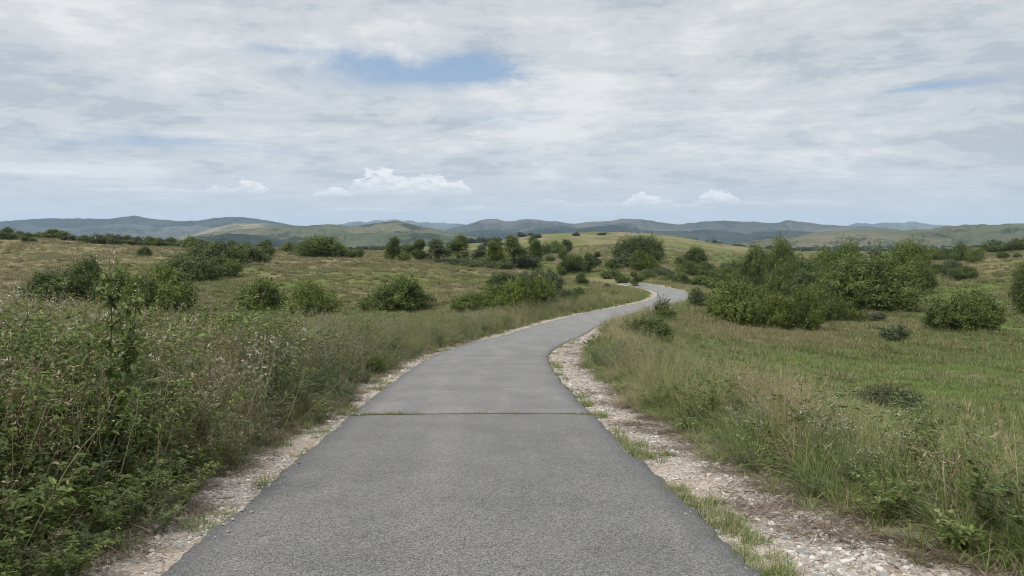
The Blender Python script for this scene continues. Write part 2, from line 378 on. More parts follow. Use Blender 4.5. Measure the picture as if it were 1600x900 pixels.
c = t.mix(t.m('MULTIPLY', t.ramp(n4, 0.56, 0.70), 0.25), c, (0.175, 0.160, 0.132))
edge = t.ramp(t.m('ADD', t.m('ABSOLUTE', lat), t.m('MULTIPLY', t.m('SUBTRACT', n4, 0.5), 0.5)), 1.42, 1.74)
c = t.mix(t.m('MULTIPLY', edge, 0.55), c, (0.062, 0.064, 0.066))
def crack(s0, w, amp, k, seed, l0=-9, l1=9):
    wob = t.n('ShaderNodeTexNoise', {'Vector': t.n('ShaderNodeCombineXYZ', {0: lat, 1: seed, 2: 0.0}).outputs[0], 'Scale': 1.6, 'Detail': 6, 'Roughness': 0.7}).outputs[0]
    d = t.m('ABSOLUTE', t.m('SUBTRACT', lon, t.m('ADD', s0, t.m('MULTIPLY', t.m('SUBTRACT', wob, 0.5), amp))))
    m_ = t.m('MULTIPLY', t.ramp(d, w, w * 0.3), k)
    m_ = t.m('MULTIPLY', m_, t.m('MULTIPLY', t.ramp(lat, l0, l0 + 0.3), t.ramp(lat, l1, l1 - 0.3)))
    return m_
for a in ((11.30, 0.06, 0.26, 0.95, 1.0), (23.9, 0.09, 0.35, 0.6, 2.0), (12.9, 0.03, 0.25, 0.35, 3.0, -0.8, 0.6), (14.6, 0.03, 0.3, 0.5, 4.0, -0.9, 0.4), (14.9, 0.035, 0.2, 0.6, 5.0, 0.1, 1.1),
          (17.3, 0.04, 0.3, 0.4, 6.0, -1.4, 0.5), (20.6, 0.05, 0.4, 0.35, 7.0, -0.6, 1.3), (30.5, 0.09, 0.6, 0.3, 8.0), (10.1, 0.012, 0.3, 0.4, 9.0, -1.6, -0.9)):
    c = t.mix(crack(*a), c, (0.022, 0.024, 0.018))
hgt = t.m('ADD', t.m('MULTIPLY', fine.outputs['Distance'], -0.7), n1)
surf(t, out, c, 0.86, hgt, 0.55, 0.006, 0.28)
sy = np.concatenate([np.arange(-40, 0, 0.5), np.arange(0, 30, 0.05), np.arange(30, 123, 0.4)])
cx = xroad(sy); slp = np.interp(sy, _yc, _sl); tl = np.sqrt(1 + slp ** 2)
arc = np.concatenate([[0], np.cumsum(np.hypot(np.diff(cx), np.diff(sy)))]); arc -= np.interp(0, sy, arc)
lats = np.array([-1.0, -0.985, -0.93, -0.8, -0.5, -0.2, 0, 0.2, 0.5, 0.8, 0.93, 0.985, 1.0])
rag_l = (fbm(sy / 0.3, sy * 0 + 1, 4, 3, 0.65) - 0.5) * 0.12; rag_r = (fbm(sy / 0.3, sy * 0 + 9, 4, 4, 0.65) - 0.5) * 0.12
V = []; UV = []
for i, l in enumerate(lats):
    r_ = np.where(l < 0, -rag_l, rag_r) * sstep(0.8, 0.98, abs(l)); L = l * HW + r_
    x = cx + L / tl; y = sy - L * slp / tl
    z = zroad(sy) + 0.045 + 0.02 * (1 - l * l) - (0.03 if abs(l) > 0.99 else 0.0)
    if abs(l) == 1.0: z = z - 0.05
    V.append(np.stack([x, y, z], -1)); UV.append(np.stack([L, arc, 0 * arc], -1))
V = np.stack(V, 1); UV = np.stack(UV, 1)
road = mesh_obj("road", V.reshape(-1, 3), [grid_faces(len(sy), len(lats))], rm, uv=UV.reshape(-1, 3))
tag(road, "narrow worn grey asphalt road winding down through the grassland", "road", kind='structure')

# ================================================================== HILLS
def hill_mat(name, c1, c2, c3, sc):
    m_, t, out = new_mat(name); pos = t.n('ShaderNodeNewGeometry').outputs['Position']
    p2 = t.vm('MULTIPLY', pos, (1, 1, 2.2))
    a = t.noise(p2, 0.0016 * sc, 7, 0.62); b = t.noise(p2, 0.007 * sc, 7, 0.7); d = t.noise(p2, 0.03 * sc, 4, 0.7)
    c = t.mix(t.ramp(a, 0.42, 0.60), c1, c2)
    f = t.m('ADD', t.m('MULTIPLY', b, 0.7), t.m('MULTIPLY', d, 0.3))
    c = t.mix(t.m('MULTIPLY', t.ramp(f, 0.50, 0.58), 0.85), c, c3)
    surf(t, out, c, 1.0, b, 1.0, 30, 0.0); return m_
def hills(name, label, sky, D, thick, base, mat, seed, rough=1.0, nu=420, nr=46, skew=0.45):
    us = np.array([p[0] for p in sky], float); vs = np.array([p[1] for p in sky], float)
    u = np.linspace(us[0], us[-1], nu)
    # smooth interpolation of the crest
    v = np.interp(u, us, vs); k = np.exp(-np.linspace(-2, 2, 15) ** 2); k /= k.sum(); v = np.convolve(np.pad(v, 7, 'edge'), k, 'valid')
    v = v + (fbm(u / 26, u * 0 + seed, 4, seed) - 0.5) * 2.6 * rough
    a = (u - 800) / FPX; crest = (378 - v) / FPX * D * 1.13 + CAMZ
    r = np.linspace(-1.0, 1.0, nr)
    Ag, Rg = np.meshgrid(a, r); C_ = np.tile(crest, (nr, 1))
    xx = Ag * D; spur = (fbm(xx / (thick * 0.45), Rg * 1.3 + 3, 4, seed + 5) - 0.5)
    Dd = D + Rg * thick
    body = np.where(Rg < 0, np.clip(1 + Rg, 0, 1) ** 1.15, np.clip(1 - Rg, 0, 1) ** 1.3)
    body = body * body * (3 - 2 * body) * 0.35 + body * 0.65
    ridg = 1 - np.abs(2 * fbm(xx / (thick * 0.28) + spur, Rg * 2.4, 5, seed + 9, 0.55) - 1)
    H = (C_ - base) * np.clip(body - (1 - ridg) * 1.9 * rough * (1 - np.abs(body - 0.5) * 2) ** 0.6 * 0.75, 0.0, 1)
    fade = sstep(0, 0.03, (u - u[0]) / (u[-1] - u[0])) * sstep(0, 0.03, (u[-1] - u) / (u[-1] - u[0]))
    H = H * fade[None]
    Zh = base - 3 + H
    o = mesh_obj(name, np.stack([Ag * Dd, Dd, Zh], -1).reshape(-1, 3), [grid_faces(nr, nu)], mat)
    tag(o, label, "hills", kind='structure'); return o
HB = CAMZ - 16
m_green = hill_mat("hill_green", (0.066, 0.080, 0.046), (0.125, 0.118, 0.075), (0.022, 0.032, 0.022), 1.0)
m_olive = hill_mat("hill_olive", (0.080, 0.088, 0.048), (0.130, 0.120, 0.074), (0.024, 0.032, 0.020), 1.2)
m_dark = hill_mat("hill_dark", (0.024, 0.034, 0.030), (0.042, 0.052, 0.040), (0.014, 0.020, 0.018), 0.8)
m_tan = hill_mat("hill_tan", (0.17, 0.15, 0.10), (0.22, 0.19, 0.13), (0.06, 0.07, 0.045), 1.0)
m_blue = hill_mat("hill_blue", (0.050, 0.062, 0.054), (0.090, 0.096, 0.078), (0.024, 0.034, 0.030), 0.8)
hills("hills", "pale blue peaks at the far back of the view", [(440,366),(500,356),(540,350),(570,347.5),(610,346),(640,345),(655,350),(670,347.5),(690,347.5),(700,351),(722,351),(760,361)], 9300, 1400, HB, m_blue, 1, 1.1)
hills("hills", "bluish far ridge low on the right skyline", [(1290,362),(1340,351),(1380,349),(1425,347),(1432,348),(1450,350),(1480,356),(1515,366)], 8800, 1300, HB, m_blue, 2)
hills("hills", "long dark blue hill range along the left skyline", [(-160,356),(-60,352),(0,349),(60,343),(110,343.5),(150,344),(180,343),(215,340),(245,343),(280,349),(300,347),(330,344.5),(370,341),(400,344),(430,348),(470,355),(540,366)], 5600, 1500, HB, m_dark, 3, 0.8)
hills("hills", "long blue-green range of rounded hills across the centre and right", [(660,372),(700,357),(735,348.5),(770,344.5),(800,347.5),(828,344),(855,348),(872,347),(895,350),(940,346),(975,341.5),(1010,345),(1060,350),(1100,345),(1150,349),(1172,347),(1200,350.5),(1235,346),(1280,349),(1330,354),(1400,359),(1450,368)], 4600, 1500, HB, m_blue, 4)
hills("hills", "pale tan slope in front of the dark left range", [(215,377),(300,367),(350,354),(385,349),(420,351),(455,356),(520,370)], 3500, 700, HB, m_tan, 5, 0.7)
hills("hills", "grey-green hills left of centre with a broad rounded top", [(230,377),(290,371),(340,362),(400,357),(445,352.5),(480,354),(520,351),(555,351.5),(600,347),(625,347.5),(660,354),(700,361),(740,369),(800,377)], 2500, 800, HB, m_green, 6, 0.9)
hills("hills", "broad olive hill behind the trees on the right", [(1090,386),(1180,374),(1250,366),(1310,359),(1350,357.5),(1400,359.5),(1450,358),(1475,353),(1520,349.5),(1560,350.5),(1610,350),(1720,353),(1900,360)], 2300, 800, HB, m_olive, 7, 0.9)
hills("hills", "low dark hillock at the foot of the left hills", [(270,378),(320,366),(355,363),(400,366),(450,374),(500,379)], 1900, 350, HB, m_dark, 8, 0.8)

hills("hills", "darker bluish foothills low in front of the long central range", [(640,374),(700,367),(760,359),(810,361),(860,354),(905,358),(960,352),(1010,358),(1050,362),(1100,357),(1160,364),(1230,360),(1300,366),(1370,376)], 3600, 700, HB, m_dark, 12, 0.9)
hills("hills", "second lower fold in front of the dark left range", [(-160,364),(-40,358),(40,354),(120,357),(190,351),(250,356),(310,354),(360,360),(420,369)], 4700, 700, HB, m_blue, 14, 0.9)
hills("hills", "low green shoulder in front of the broad left-centre hills", [(380,377),(450,366),(510,361),(560,364),(620,360),(690,366),(760,372),(830,378)], 2000, 380, HB, m_green, 16, 0.9)
# ================================================================== HAZE
hm, t, out = new_mat("haze_air")
pv = t.n('ShaderNodeVolumePrincipled', {'Color': (0.52, 0.70, 0.95, 1), 'Density': 6.0e-5, 'Anisotropy': 0.1})
t.nt.links.new(pv.outputs[0], out.inputs['Volume'])
x0, x1, y0, y1, z0, z1 = -12000, 12000, -400, 13500, -60, 420
hv = [(x, y, z) for z in (z0, z1) for y in (y0, y1) for x in (x0, x1)]
haze = mesh_obj("haze", hv, [np.array([(0, 2, 3, 1), (4, 5, 7, 6), (0, 1, 5, 4), (2, 6, 7, 3), (0, 4, 6, 2), (1, 3, 7, 5)])], hm, smooth=False)
tag(haze, "thin pale blue air that fades the far hills", "haze", kind='stuff')
# ================================================================== PLANT GEOMETRY
class Geo:
    """collects faces with a per-vertex colour value (x random, y height along, z spare)"""
    def __init__(s): s.V = []; s.T = []; s.Q = []; s.A = []; s.mt = []; s.mq = []; s.n = 0
    def add(s, V, T=None, Q=None, A=None, m=0):
        V = np.asarray(V, float).reshape(-1, 3)
        if T is not None and len(T): s.T.append(np.asarray(T) + s.n); s.mt.append(np.full(len(T), m))
        if Q is not None and len(Q): s.Q.append(np.asarray(Q) + s.n); s.mq.append(np.full(len(Q), m))
        s.V.append(V); s.A.append(np.asarray(A, float).reshape(-1, 3)); s.n += len(V)
    def build(s, name, mats, link=False, parent=None):
        F = []; mi = []
        if s.T: F.append(np.concatenate(s.T)); mi.append(np.concatenate(s.mt))
        if s.Q: F.append(np.concatenate(s.Q)); mi.append(np.concatenate(s.mq))
        return mesh_obj(name, np.concatenate(s.V), F, None, {'tint': np.concatenate(s.A)}, mats=mats, midx=np.concatenate(mi), link=link, parent=parent)
def nrm(v): return v / np.maximum(np.linalg.norm(v, axis=-1, keepdims=True), 1e-9)

def blades(G, rng, n, h, spread, width, lean=0.5, seg=4, m=0, hv=0.25, curl=1.0, base=None, head=0.0, head_m=1):
    """n arched grass blades, all at once"""
    ang = rng.uniform(0, 2 * np.pi, n); rr = spread * np.sqrt(rng.uniform(0, 1, n))
    b = np.stack([rr * np.cos(ang), rr * np.sin(ang), np.zeros(n)], 1) if base is None else base
    az_ = ang + rng.normal(0, 0.9, n); L = h * (1 + rng.normal(0, hv, n)).clip(0.35, 1.35)
    le = np.abs(rng.normal(lean, lean * 0.5, n)) + 0.03; w = width * rng.uniform(0.6, 1.3, n)
    tt = np.linspace(0, 1, seg + 1); d = np.stack([np.cos(az_), np.sin(az_)], 1); sd = np.stack([-d[:, 1], d[:, 0], np.zeros(n)], 1)
    th = le[:, None] * (0.35 + tt[None] * (1.0 + curl * le[:, None] * 1.3)); th = th.clip(0, 2.6)
    dl = L[:, None] / seg; hx = np.cumsum(np.sin(th) * dl, 1) - np.sin(th[:, :1]) * dl; hz = np.cumsum(np.cos(th) * dl, 1) - np.cos(th[:, :1]) * dl
    Pn = b[:, None] + np.concatenate([d[:, None] * hx[..., None], hz[..., None]], 2)
    ww = w[:, None] * (1 - tt[None] ** 1.8 * 0.96) * 0.5
    tw = rng.uniform(-0.7, 0.7, n)[:, None] * tt
    s3 = sd[:, None] * np.cos(tw)[..., None] + np.array([0, 0, 1.0]) * np.sin(tw)[..., None] * 0.6
    Vv = np.stack([Pn - s3 * ww[..., None], Pn + s3 * ww[..., None]], 2).reshape(-1, 3)
    rnd = rng.uniform(0, 1, n); A = np.zeros((n, seg + 1, 2, 3)); A[..., 0] = rnd[:, None, None]; A[..., 1] = tt[None, :, None]
    i = (np.arange(n)[:, None] * (seg + 1) + np.arange(seg)[None]).ravel() * 2
    G.add(Vv, Q=np.stack([i, i + 1, i + 3, i + 2], 1), A=A.reshape(-1, 3), m=m)
    if head:   # seed head: several small husks around the tip
        k = 7; tip = Pn[:, -1]; dr = nrm(Pn[:, -1] - Pn[:, -2])
        f = np.linspace(-0.02, 1, k)[None, :, None]; c = tip[:, None] - dr[:, None] * head * (1 - f)
        c = c.reshape(-1, 3); dd = np.repeat(dr, k, 0) + rng.normal(0, 0.35, (n * k, 3))
        leaves(G, rng, c, nrm(dd), rng.normal(0, 1, (n * k, 3)), head * 0.26, head * 0.07, m=head_m, simple=True)
def leaves(G, rng, P0, D, Nn, length, width, m=0, simple=False, fold=0.25, droop=0.25, lv=0.3, rnd=None):
    n = len(P0); D = nrm(D); sd = nrm(np.cross(D, Nn)); up = nrm(np.cross(sd, D))
    L = (length * (1 + rng.normal(0, lv, n)).clip(0.4, 1.8))[:, None]; Wd = (width * (1 + rng.normal(0, lv, n)).clip(0.4, 1.8))[:, None]
    r_ = rng.uniform(0, 1, n) if rnd is None else rnd
    if simple:
        V = np.stack([P0, P0 + D * L * .5 + sd * Wd * .5, P0 + D * L - up * L * droop * .3, P0 + D * L * .5 - sd * Wd * .5], 1)
        i = np.arange(n) * 4; A = np.zeros((n, 4, 3)); A[..., 0] = r_[:, None]; A[..., 1] = [0, .5, 1, .5]
        G.add(V, Q=np.stack([i, i + 1, i + 2, i + 3], 1), A=A, m=m)
    else:
        mid = P0 + D * L * .45; tip = P0 + D * L - up * L * droop
        V = np.stack([P0, mid + sd * Wd * .5 + up * Wd * fold, mid, mid - sd * Wd * .5 + up * Wd * fold, tip,
                      P0 + D * L * .8 - up * L * droop * .6 + sd * Wd * .27 + up * Wd * fold * .5, P0 + D * L * .8 - up * L * droop * .6 - sd * Wd * .27 + up * Wd * fold * .5], 1)
        i = np.arange(n)[:, None] * 7
        T = np.concatenate([i + [0, 1, 2], i + [0, 2, 3]]); Q = np.concatenate([i + [2, 1, 5, 4], i + [3, 2, 4, 6]])
        A = np.zeros((n, 7, 3)); A[..., 0] = r_[:, None]; A[..., 1] = [0, .5, .4, .5, 1, .8, .8]
        G.add(V, T=T, Q=Q, A=A, m=m)
def tube(G, pts, r0, r1, m=0, k=5, rnd=0.5):
    pts = np.asarray(pts, float); n = len(pts); d = nrm(np.gradient(pts, axis=0)); ref = np.array([0.31, 0.17, 0.93]) if abs(d[0, 2]) < .9 else np.array([1.0, 0.2, 0])
    s1 = nrm(np.cross(d, ref)); s2 = np.cross(d, s1); a = np.linspace(0, 2 * np.pi, k, endpoint=False)
    rr = np.linspace(r0, r1, n)[:, None, None]
    V = pts[:, None] + rr * (np.cos(a)[None, :, None] * s1[:, None] + np.sin(a)[None, :, None] * s2[:, None])
    Q = [(i * k + j, i * k + (j + 1) % k, (i + 1) * k + (j + 1) % k, (i + 1) * k + j) for i in range(n - 1) for j in range(k)]
    A = np.zeros((n, k, 3)); A[..., 0] = rnd; A[..., 1] = np.linspace(0, 1, n)[:, None]
    G.add(V, Q=Q, A=A, m=m)
def stalk(rng, p, d, L, n=6, wob=0.12, up=0.0):
    pts = [np.array(p, float)]; d = nrm(np.array(d, float))
    for i in range(n - 1):
        d = nrm(d + rng.normal(0, wob, 3) + np.array([0, 0, up])); pts.append(pts[-1] + d * L / (n - 1))
    return np.array(pts)

# ------------------------------------------------------------------ plant materials
def leaf_mat(name, dark, light, dry, pd=0.15, trans=0.26, gattr=False, rough=0.5, vary=0.5, spec=0.28):
    m_, t, out = new_mat(name)
    a = t.n('ShaderNodeSeparateXYZ', {0: t.attr('tint', out=1)}); r_, h = a.outputs[0], a.outputs[1]
    orr = t.n('ShaderNodeObjectInfo').outputs['Random']
    pos = t.n('ShaderNodeNewGeometry').outputs['Position']; ns = t.noise(pos, 0.7, 3)
    f = t.m('ADD', t.m('MULTIPLY', r_, 0.6), t.m('ADD', t.m('MULTIPLY', orr, 0.35 * vary), t.m('MULTIPLY', t.m('SUBTRACT', ns, 0.5), vary)))
    c = t.mix(f, dark, light)
    if gattr:
        g = t.attr('green', 'INSTANCER'); c2 = fieldcol(t, t.m('ADD', g, t.m('ADD', t.m('MULTIPLY', t.m('SUBTRACT', r_, 0.5), 0.55), t.m('MULTIPLY', t.m('SUBTRACT', orr, .5), 0.35))))
        c = t.mix(0.8, c, c2)
    c = t.mix(t.ramp(t.m('FRACT', t.m('ADD', t.m('MULTIPLY', r_, 7.31), t.m('MULTIPLY', orr, 3.0))), 1 - pd, 1 - pd + 0.03), c, dry)
    c = t.mix(t.m('MULTIPLY', h, 0.13), c, dry)
    surf(t, out, c, rough, spec=spec, trans=trans); return m_
M_grass = leaf_mat("grass_blade", (0.052, 0.088, 0.017), (0.205, 0.265, 0.066), (0.30, 0.27, 0.14), 0.12)
M_field = leaf_mat("field_grass", (0.076, 0.100, 0.022), (0.165, 0.185, 0.050), (0.215, 0.19, 0.10), 0.10, gattr=True)
M_straw = leaf_mat("straw", (0.22, 0.185, 0.09), (0.44, 0.385, 0.235), (0.30, 0.23, 0.13), 0.2, 0.2)
M_head = leaf_mat("seed_head", (0.22, 0.18, 0.10), (0.40, 0.345, 0.215), (0.29, 0.23, 0.14), 0.2, 0.2)
M_weed = leaf_mat("weed_leaf", (0.036, 0.064, 0.012), (0.205, 0.265, 0.056), (0.20, 0.18, 0.085), 0.08)
M_weed2 = leaf_mat("grey_green_leaf", (0.050, 0.080, 0.028), (0.175, 0.220, 0.090), (0.20, 0.18, 0.11), 0.06)
M_stem = leaf_mat("green_stem", (0.070, 0.085, 0.038), (0.145, 0.145, 0.075), (0.22, 0.17, 0.10), 0.2, 0.0)
M_dry = leaf_mat("dry_stem", (0.13, 0.095, 0.06), (0.30, 0.235, 0.155), (0.09, 0.065, 0.045), 0.3, 0.0, rough=0.8)
M_white = leaf_mat("white_flower", (0.45, 0.42, 0.36), (0.68, 0.66, 0.60), (0.45, 0.38, 0.28), 0.2, 0.2)
M_litter = leaf_mat("litter", (0.085, 0.06, 0.042), (0.21, 0.16, 0.11), (0.07, 0.05, 0.035), 0.3, 0.0, rough=0.9)
M_bush = leaf_mat("bush_leaf", (0.036, 0.060, 0.010), (0.170, 0.220, 0.040), (0.11, 0.12, 0.04), 0.04, 0.25)
M_bushdark = leaf_mat("dark_bush_leaf", (0.026, 0.046, 0.009), (0.125, 0.168, 0.032), (0.08, 0.08, 0.035), 0.04, 0.22)
M_bushyel = leaf_mat("yellow_bush_leaf", (0.036, 0.062, 0.007), (0.185, 0.230, 0.030), (0.15, 0.15, 0.05), 0.05, 0.25)
M_bushgrey = leaf_mat("grey_bush_leaf", (0.034, 0.050, 0.018), (0.108, 0.135, 0.052), (0.13, 0.12, 0.07), 0.05, 0.2)
M_bark = leaf_mat("bark", (0.07, 0.055, 0.042), (0.14, 0.115, 0.09), (0.1, 0.08, 0.06), 0.1, 0.0, rough=0.95)

def stone_mat():
    m_, t, out = new_mat("pebble"); orr = t.n('ShaderNodeObjectInfo').outputs['Random']
    c = t.mix(orr, (0.20, 0.18, 0.155), (0.47, 0.44, 0.405))
    c = t.mix(t.ramp(t.m('FRACT', t.m('MULTIPLY', orr, 11.7)), 0.72, 0.78), c, (0.21, 0.205, 0.20))
    c = t.mix(t.ramp(t.m('FRACT', t.m('MULTIPLY', orr, 23.1)), 0.85, 0.9), c, (0.25, 0.21, 0.17))
    surf(t, out, c, 0.9); return m_
M_stone = stone_mat()

# ------------------------------------------------------------------ small plants (each is one mesh, spread later)
def tuft(seed, n, h, spread, w, lean, mats, mix_dry=0.0, head=0.0, seg=4):
    rng = np.random.default_rng(seed); G = Geo()
    blades(G, rng, int(n * (1 - mix_dry)), h, spread, w, lean, m=0, seg=seg)
    if mix_dry: blades(G, rng, int(n * mix_dry), h * 1.12, spread, w * 0.7, lean * 0.6, m=1, head=head, head_m=1, seg=seg)
    return G.build("tuft", mats)
def forb(seed, h, nst, leafL, leafW, per, mats, flower=0.0, spread=0.14, branch=5, fl_n=10):
    """leafy weed: several stems, side shoots, leaves all along, optional small flower clusters"""
    rng = np.random.default_rng(seed); G = Geo()
    for s in range(nst):
        a = rng.uniform(0, 6.28); p = np.array([math.cos(a), math.sin(a), 0]) * spread * rng.uniform(0, 1)
        d = np.array([math.cos(a) * 0.35, math.sin(a) * 0.35, 1]) + rng.normal(0, .12, 3); L = h * rng.uniform(0.7, 1.12)
        main = stalk(rng, p, d, L, 8, 0.10, 0.05); tube(G, main, 0.0045, 0.0018, m=1, k=4, rnd=rng.uniform())
        chains = [(main, 1.0)]
        for b in range(branch):
            i = rng.integers(2, 7); aa = rng.uniform(0, 6.28)
            br = stalk(rng, main[i], [math.cos(aa), math.sin(aa), 0.9], L * rng.uniform(.18, .42), 5, 0.15, 0.08)
            tube(G, br, 0.0025, 0.0012, m=1, k=3, rnd=rng.uniform()); chains.append((br, 0.8))
        for ch, sc in chains:
            k = int(per * sc); f = rng.uniform(0.12, 1, k) * (len(ch) - 1); i = f.astype(int).clip(0, len(ch) - 2); fr = (f - i)[:, None]
            c = ch[i] * (1 - fr) + ch[i + 1] * fr; aa = rng.uniform(0, 6.28, k)
            D = np.stack([np.cos(aa), np.sin(aa), rng.uniform(-0.1, 0.8, k)], 1)
            leaves(G, rng, c, D, np.tile([0, 0, 1.0], (k, 1)) + rng.normal(0, .35, (k, 3)), leafL, leafW, m=0)
            if flower and rng.uniform() < 0.8:
                k = fl_n; c = ch[-1] + rng.normal(0, flower, (k, 3)) * [1, 1, 0.6]
                leaves(G, rng, c, rng.normal(0, 1, (k, 3)), rng.normal(0, 1, (k, 3)), 0.014, 0.011, m=2, simple=True)
    return G.build("forb", mats)
def twiggy(seed, h, n, mats, husk=True):
    """dead branching stalks"""
    rng = np.random.default_rng(seed); G = Geo()
    for s in range(n):
        a = rng.uniform(0, 6.28); main = stalk(rng, rng.normal(0, .06, 3) * [1, 1, 0], [math.cos(a) * .5, math.sin(a) * .5, 1], h * rng.uniform(.6, 1.1), 8, 0.16)
        tube(G, main, 0.004, 0.0015, m=0, k=4, rnd=rng.uniform())
        for b in range(6):
            i = rng.integers(2, 8); aa = rng.uniform(0, 6.28); br = stalk(rng, main[i], [math.cos(aa), math.sin(aa), .6], h * rng.uniform(.12, .35), 5, 0.3)
            tube(G, br, 0.0022, 0.001, m=0, k=3, rnd=rng.uniform())
            k = 6; leaves(G, rng, br[rng.integers(1, 5, k)], rng.normal(0, 1, (k, 3)), rng.normal(0, 1, (k, 3)), 0.035, 0.010, m=1, fold=0.5, droop=0.6)
    return G.build("twig", mats)
def straws(seed, n, mats):
    """matted dead blades lying on the soil"""
    rng = np.random.default_rng(seed); G = Geo(); c = rng.uniform(-.16, .16, (n, 3)); c[:, 2] = np.abs(rng.normal(0.008, 0.012, n))
    a = rng.uniform(0, 6.28, n); D = np.stack([np.cos(a), np.sin(a), rng.normal(0.05, .2, n)], 1)
    leaves(G, rng, c, D, np.tile([0, 0, 1.0], (n, 1)), 0.14, 0.007, m=0, simple=True)
    return G.build("litter", mats)
def stone_mesh(seed):
    rng = np.random.default_rng(seed); import bmesh
    bm = bmesh.new(); bmesh.ops.create_icosphere(bm, subdivisions=2 if seed % 2 else 1, radius=1)
    ax = [rng.uniform(.8, 1.3), rng.uniform(.6, .95), rng.uniform(.4, .7)]
    for v in bm.verts:
        p = np.array(v.co); f = 1 + 0.35 * (vnoise(p[0] * 1.7 + seed * 5, p[1] * 1.7 + p[2] * 2.1, seed) - .5) * 2
        v.co = Vector(p * f * ax)
    me = bpy.data.meshes.new("stone"); bm.to_mesh(me); bm.free(); me.materials.append(M_stone)
    return bpy.data.objects.new("stone", me)

def scatter(name, protos, P, rot, scl, idx, green=None):
    """one object of kind stuff: plants of a few shapes spread over many points"""
    pc = bpy.data.collections.new(name + "_shapes")
    for i, p in enumerate(protos): p.name = "%s_%02d" % (name, i); pc.objects.link(p)
    me = bpy.data.meshes.new(name); me.vertices.add(len(P)); me.vertices.foreach_set('co', np.asarray(P, np.float32).ravel())
    for k, a, ty in (('rot', rot, 'FLOAT_VECTOR'), ('scl', scl, 'FLOAT_VECTOR'), ('idx', idx, 'INT'), ('green', green if green is not None else np.zeros(len(P)), 'FLOAT')):
        at = me.attributes.new(k, ty, 'POINT')
        at.data.foreach_set('vector' if ty == 'FLOAT_VECTOR' else 'value', np.asarray(a, np.int32 if ty == 'INT' else np.float32).ravel())
    o = bpy.data.objects.new(name, me); COL.objects.link(o)
    ng = bpy.data.node_groups.new(name, 'GeometryNodeTree')
    ng.interface.new_socket('Geometry', in_out='INPUT', socket_type='NodeSocketGeometry'); ng.interface.new_socket('Geometry', in_out='OUTPUT', socket_type='NodeSocketGeometry')
    N = ng.nodes; L = ng.links; gi = N.new('NodeGroupInput'); go = N.new('NodeGroupOutput')
    ci = N.new('GeometryNodeCollectionInfo'); ci.inputs[0].default_value = pc; ci.inputs[1].default_value = True; ci.inputs[2].default_value = True
    ip = N.new('GeometryNodeInstanceOnPoints'); ip.inputs['Pick Instance'].default_value = True
    def na(nm, ty):
        a = N.new('GeometryNodeInputNamedAttribute'); a.data_type = ty; a.inputs[0].default_value = nm; return a.outputs[0]
    L.new(gi.outputs[0], ip.inputs['Points']); L.new(ci.outputs[0], ip.inputs['Instance'])
    L.new(na('idx', 'INT'), ip.inputs['Instance Index']); L.new(na('rot', 'FLOAT_VECTOR'), ip.inputs['Rotation']); L.new(na('scl', 'FLOAT_VECTOR'), ip.inputs['Scale'])
    L.new(ip.outputs[0], go.inputs[0])
    md = o.modifiers.new(name, 'NODES'); md.node_group = ng
    return o

# ------------------------------------------------------------------ where things may grow
RNG = np.random.default_rng(11)
def wedge(n_per, y0, y1, amax=0.9, pad=2.0):
    """random ground points seen from the road (with room to either side); n_per(y) points per square metre"""
    ys = np.linspace(y0, y1, 200); wdt = 2 * (amax * ys + pad); dens = np.array([n_per(v) for v in ys]) * wdt
    tot = np.trapezoid(dens, ys) if hasattr(np, 'trapezoid') else np.trapz(dens, ys)
    cdf = np.concatenate([[0], np.cumsum((dens[1:] + dens[:-1]) / 2 * np.diff(ys))]); cdf /= cdf[-1]
    n = int(tot); y = np.interp(RNG.uniform(0, 1, n), cdf, ys); x = RNG.uniform(-1, 1, n) * (amax * y + pad)
    return x, y
def roadside(n_per, y0, y1, e0, e1, side):
    ys = np.linspace(y0, y1, 400); dens = np.array([n_per(v) for v in ys]) * (e1 - e0)
    cdf = np.concatenate([[0], np.cumsum((dens[1:] + dens[:-1]) / 2 * np.diff(ys))]); n = int(cdf[-1]); cdf /= cdf[-1]
    y = np.interp(RNG.uniform(0, 1, n), cdf, ys); e = RNG.uniform(e0, e1, n); s = np.interp(y, _yc, _sl); k = np.sqrt(1 + s * s)
    return xroad(y) + side * (HW + e) / k, y - side * (HW + e) * s / k, e
def rots(n, tilt=0.12): return np.stack([RNG.normal(0, tilt, n), RNG.normal(0, tilt, n), RNG.uniform(0, 6.283, n)], 1)
def pts(x, y, dz=0.0): return np.stack([x, y, zland(x, y) + dz], 1)
def gravel_w(y, side):
    """ragged width of bare shoulder beside the asphalt"""
    n = fbm(y / 1.9, y * 0 + (3 if side < 0 else 7), 3, 61)
    if side < 0: return 0.16 + 0.46 * n + 0.12 * sstep(8, 4.5, y) - 0.10 * sstep(20, 50, y)
    return 0.50 + 0.45 * n + 0.50 * sstep(9, 4, y) * 0.8 + 0.35 * np.exp(-((y - 29) / 7) ** 2) - 0.72 * sstep(33, 44, y)
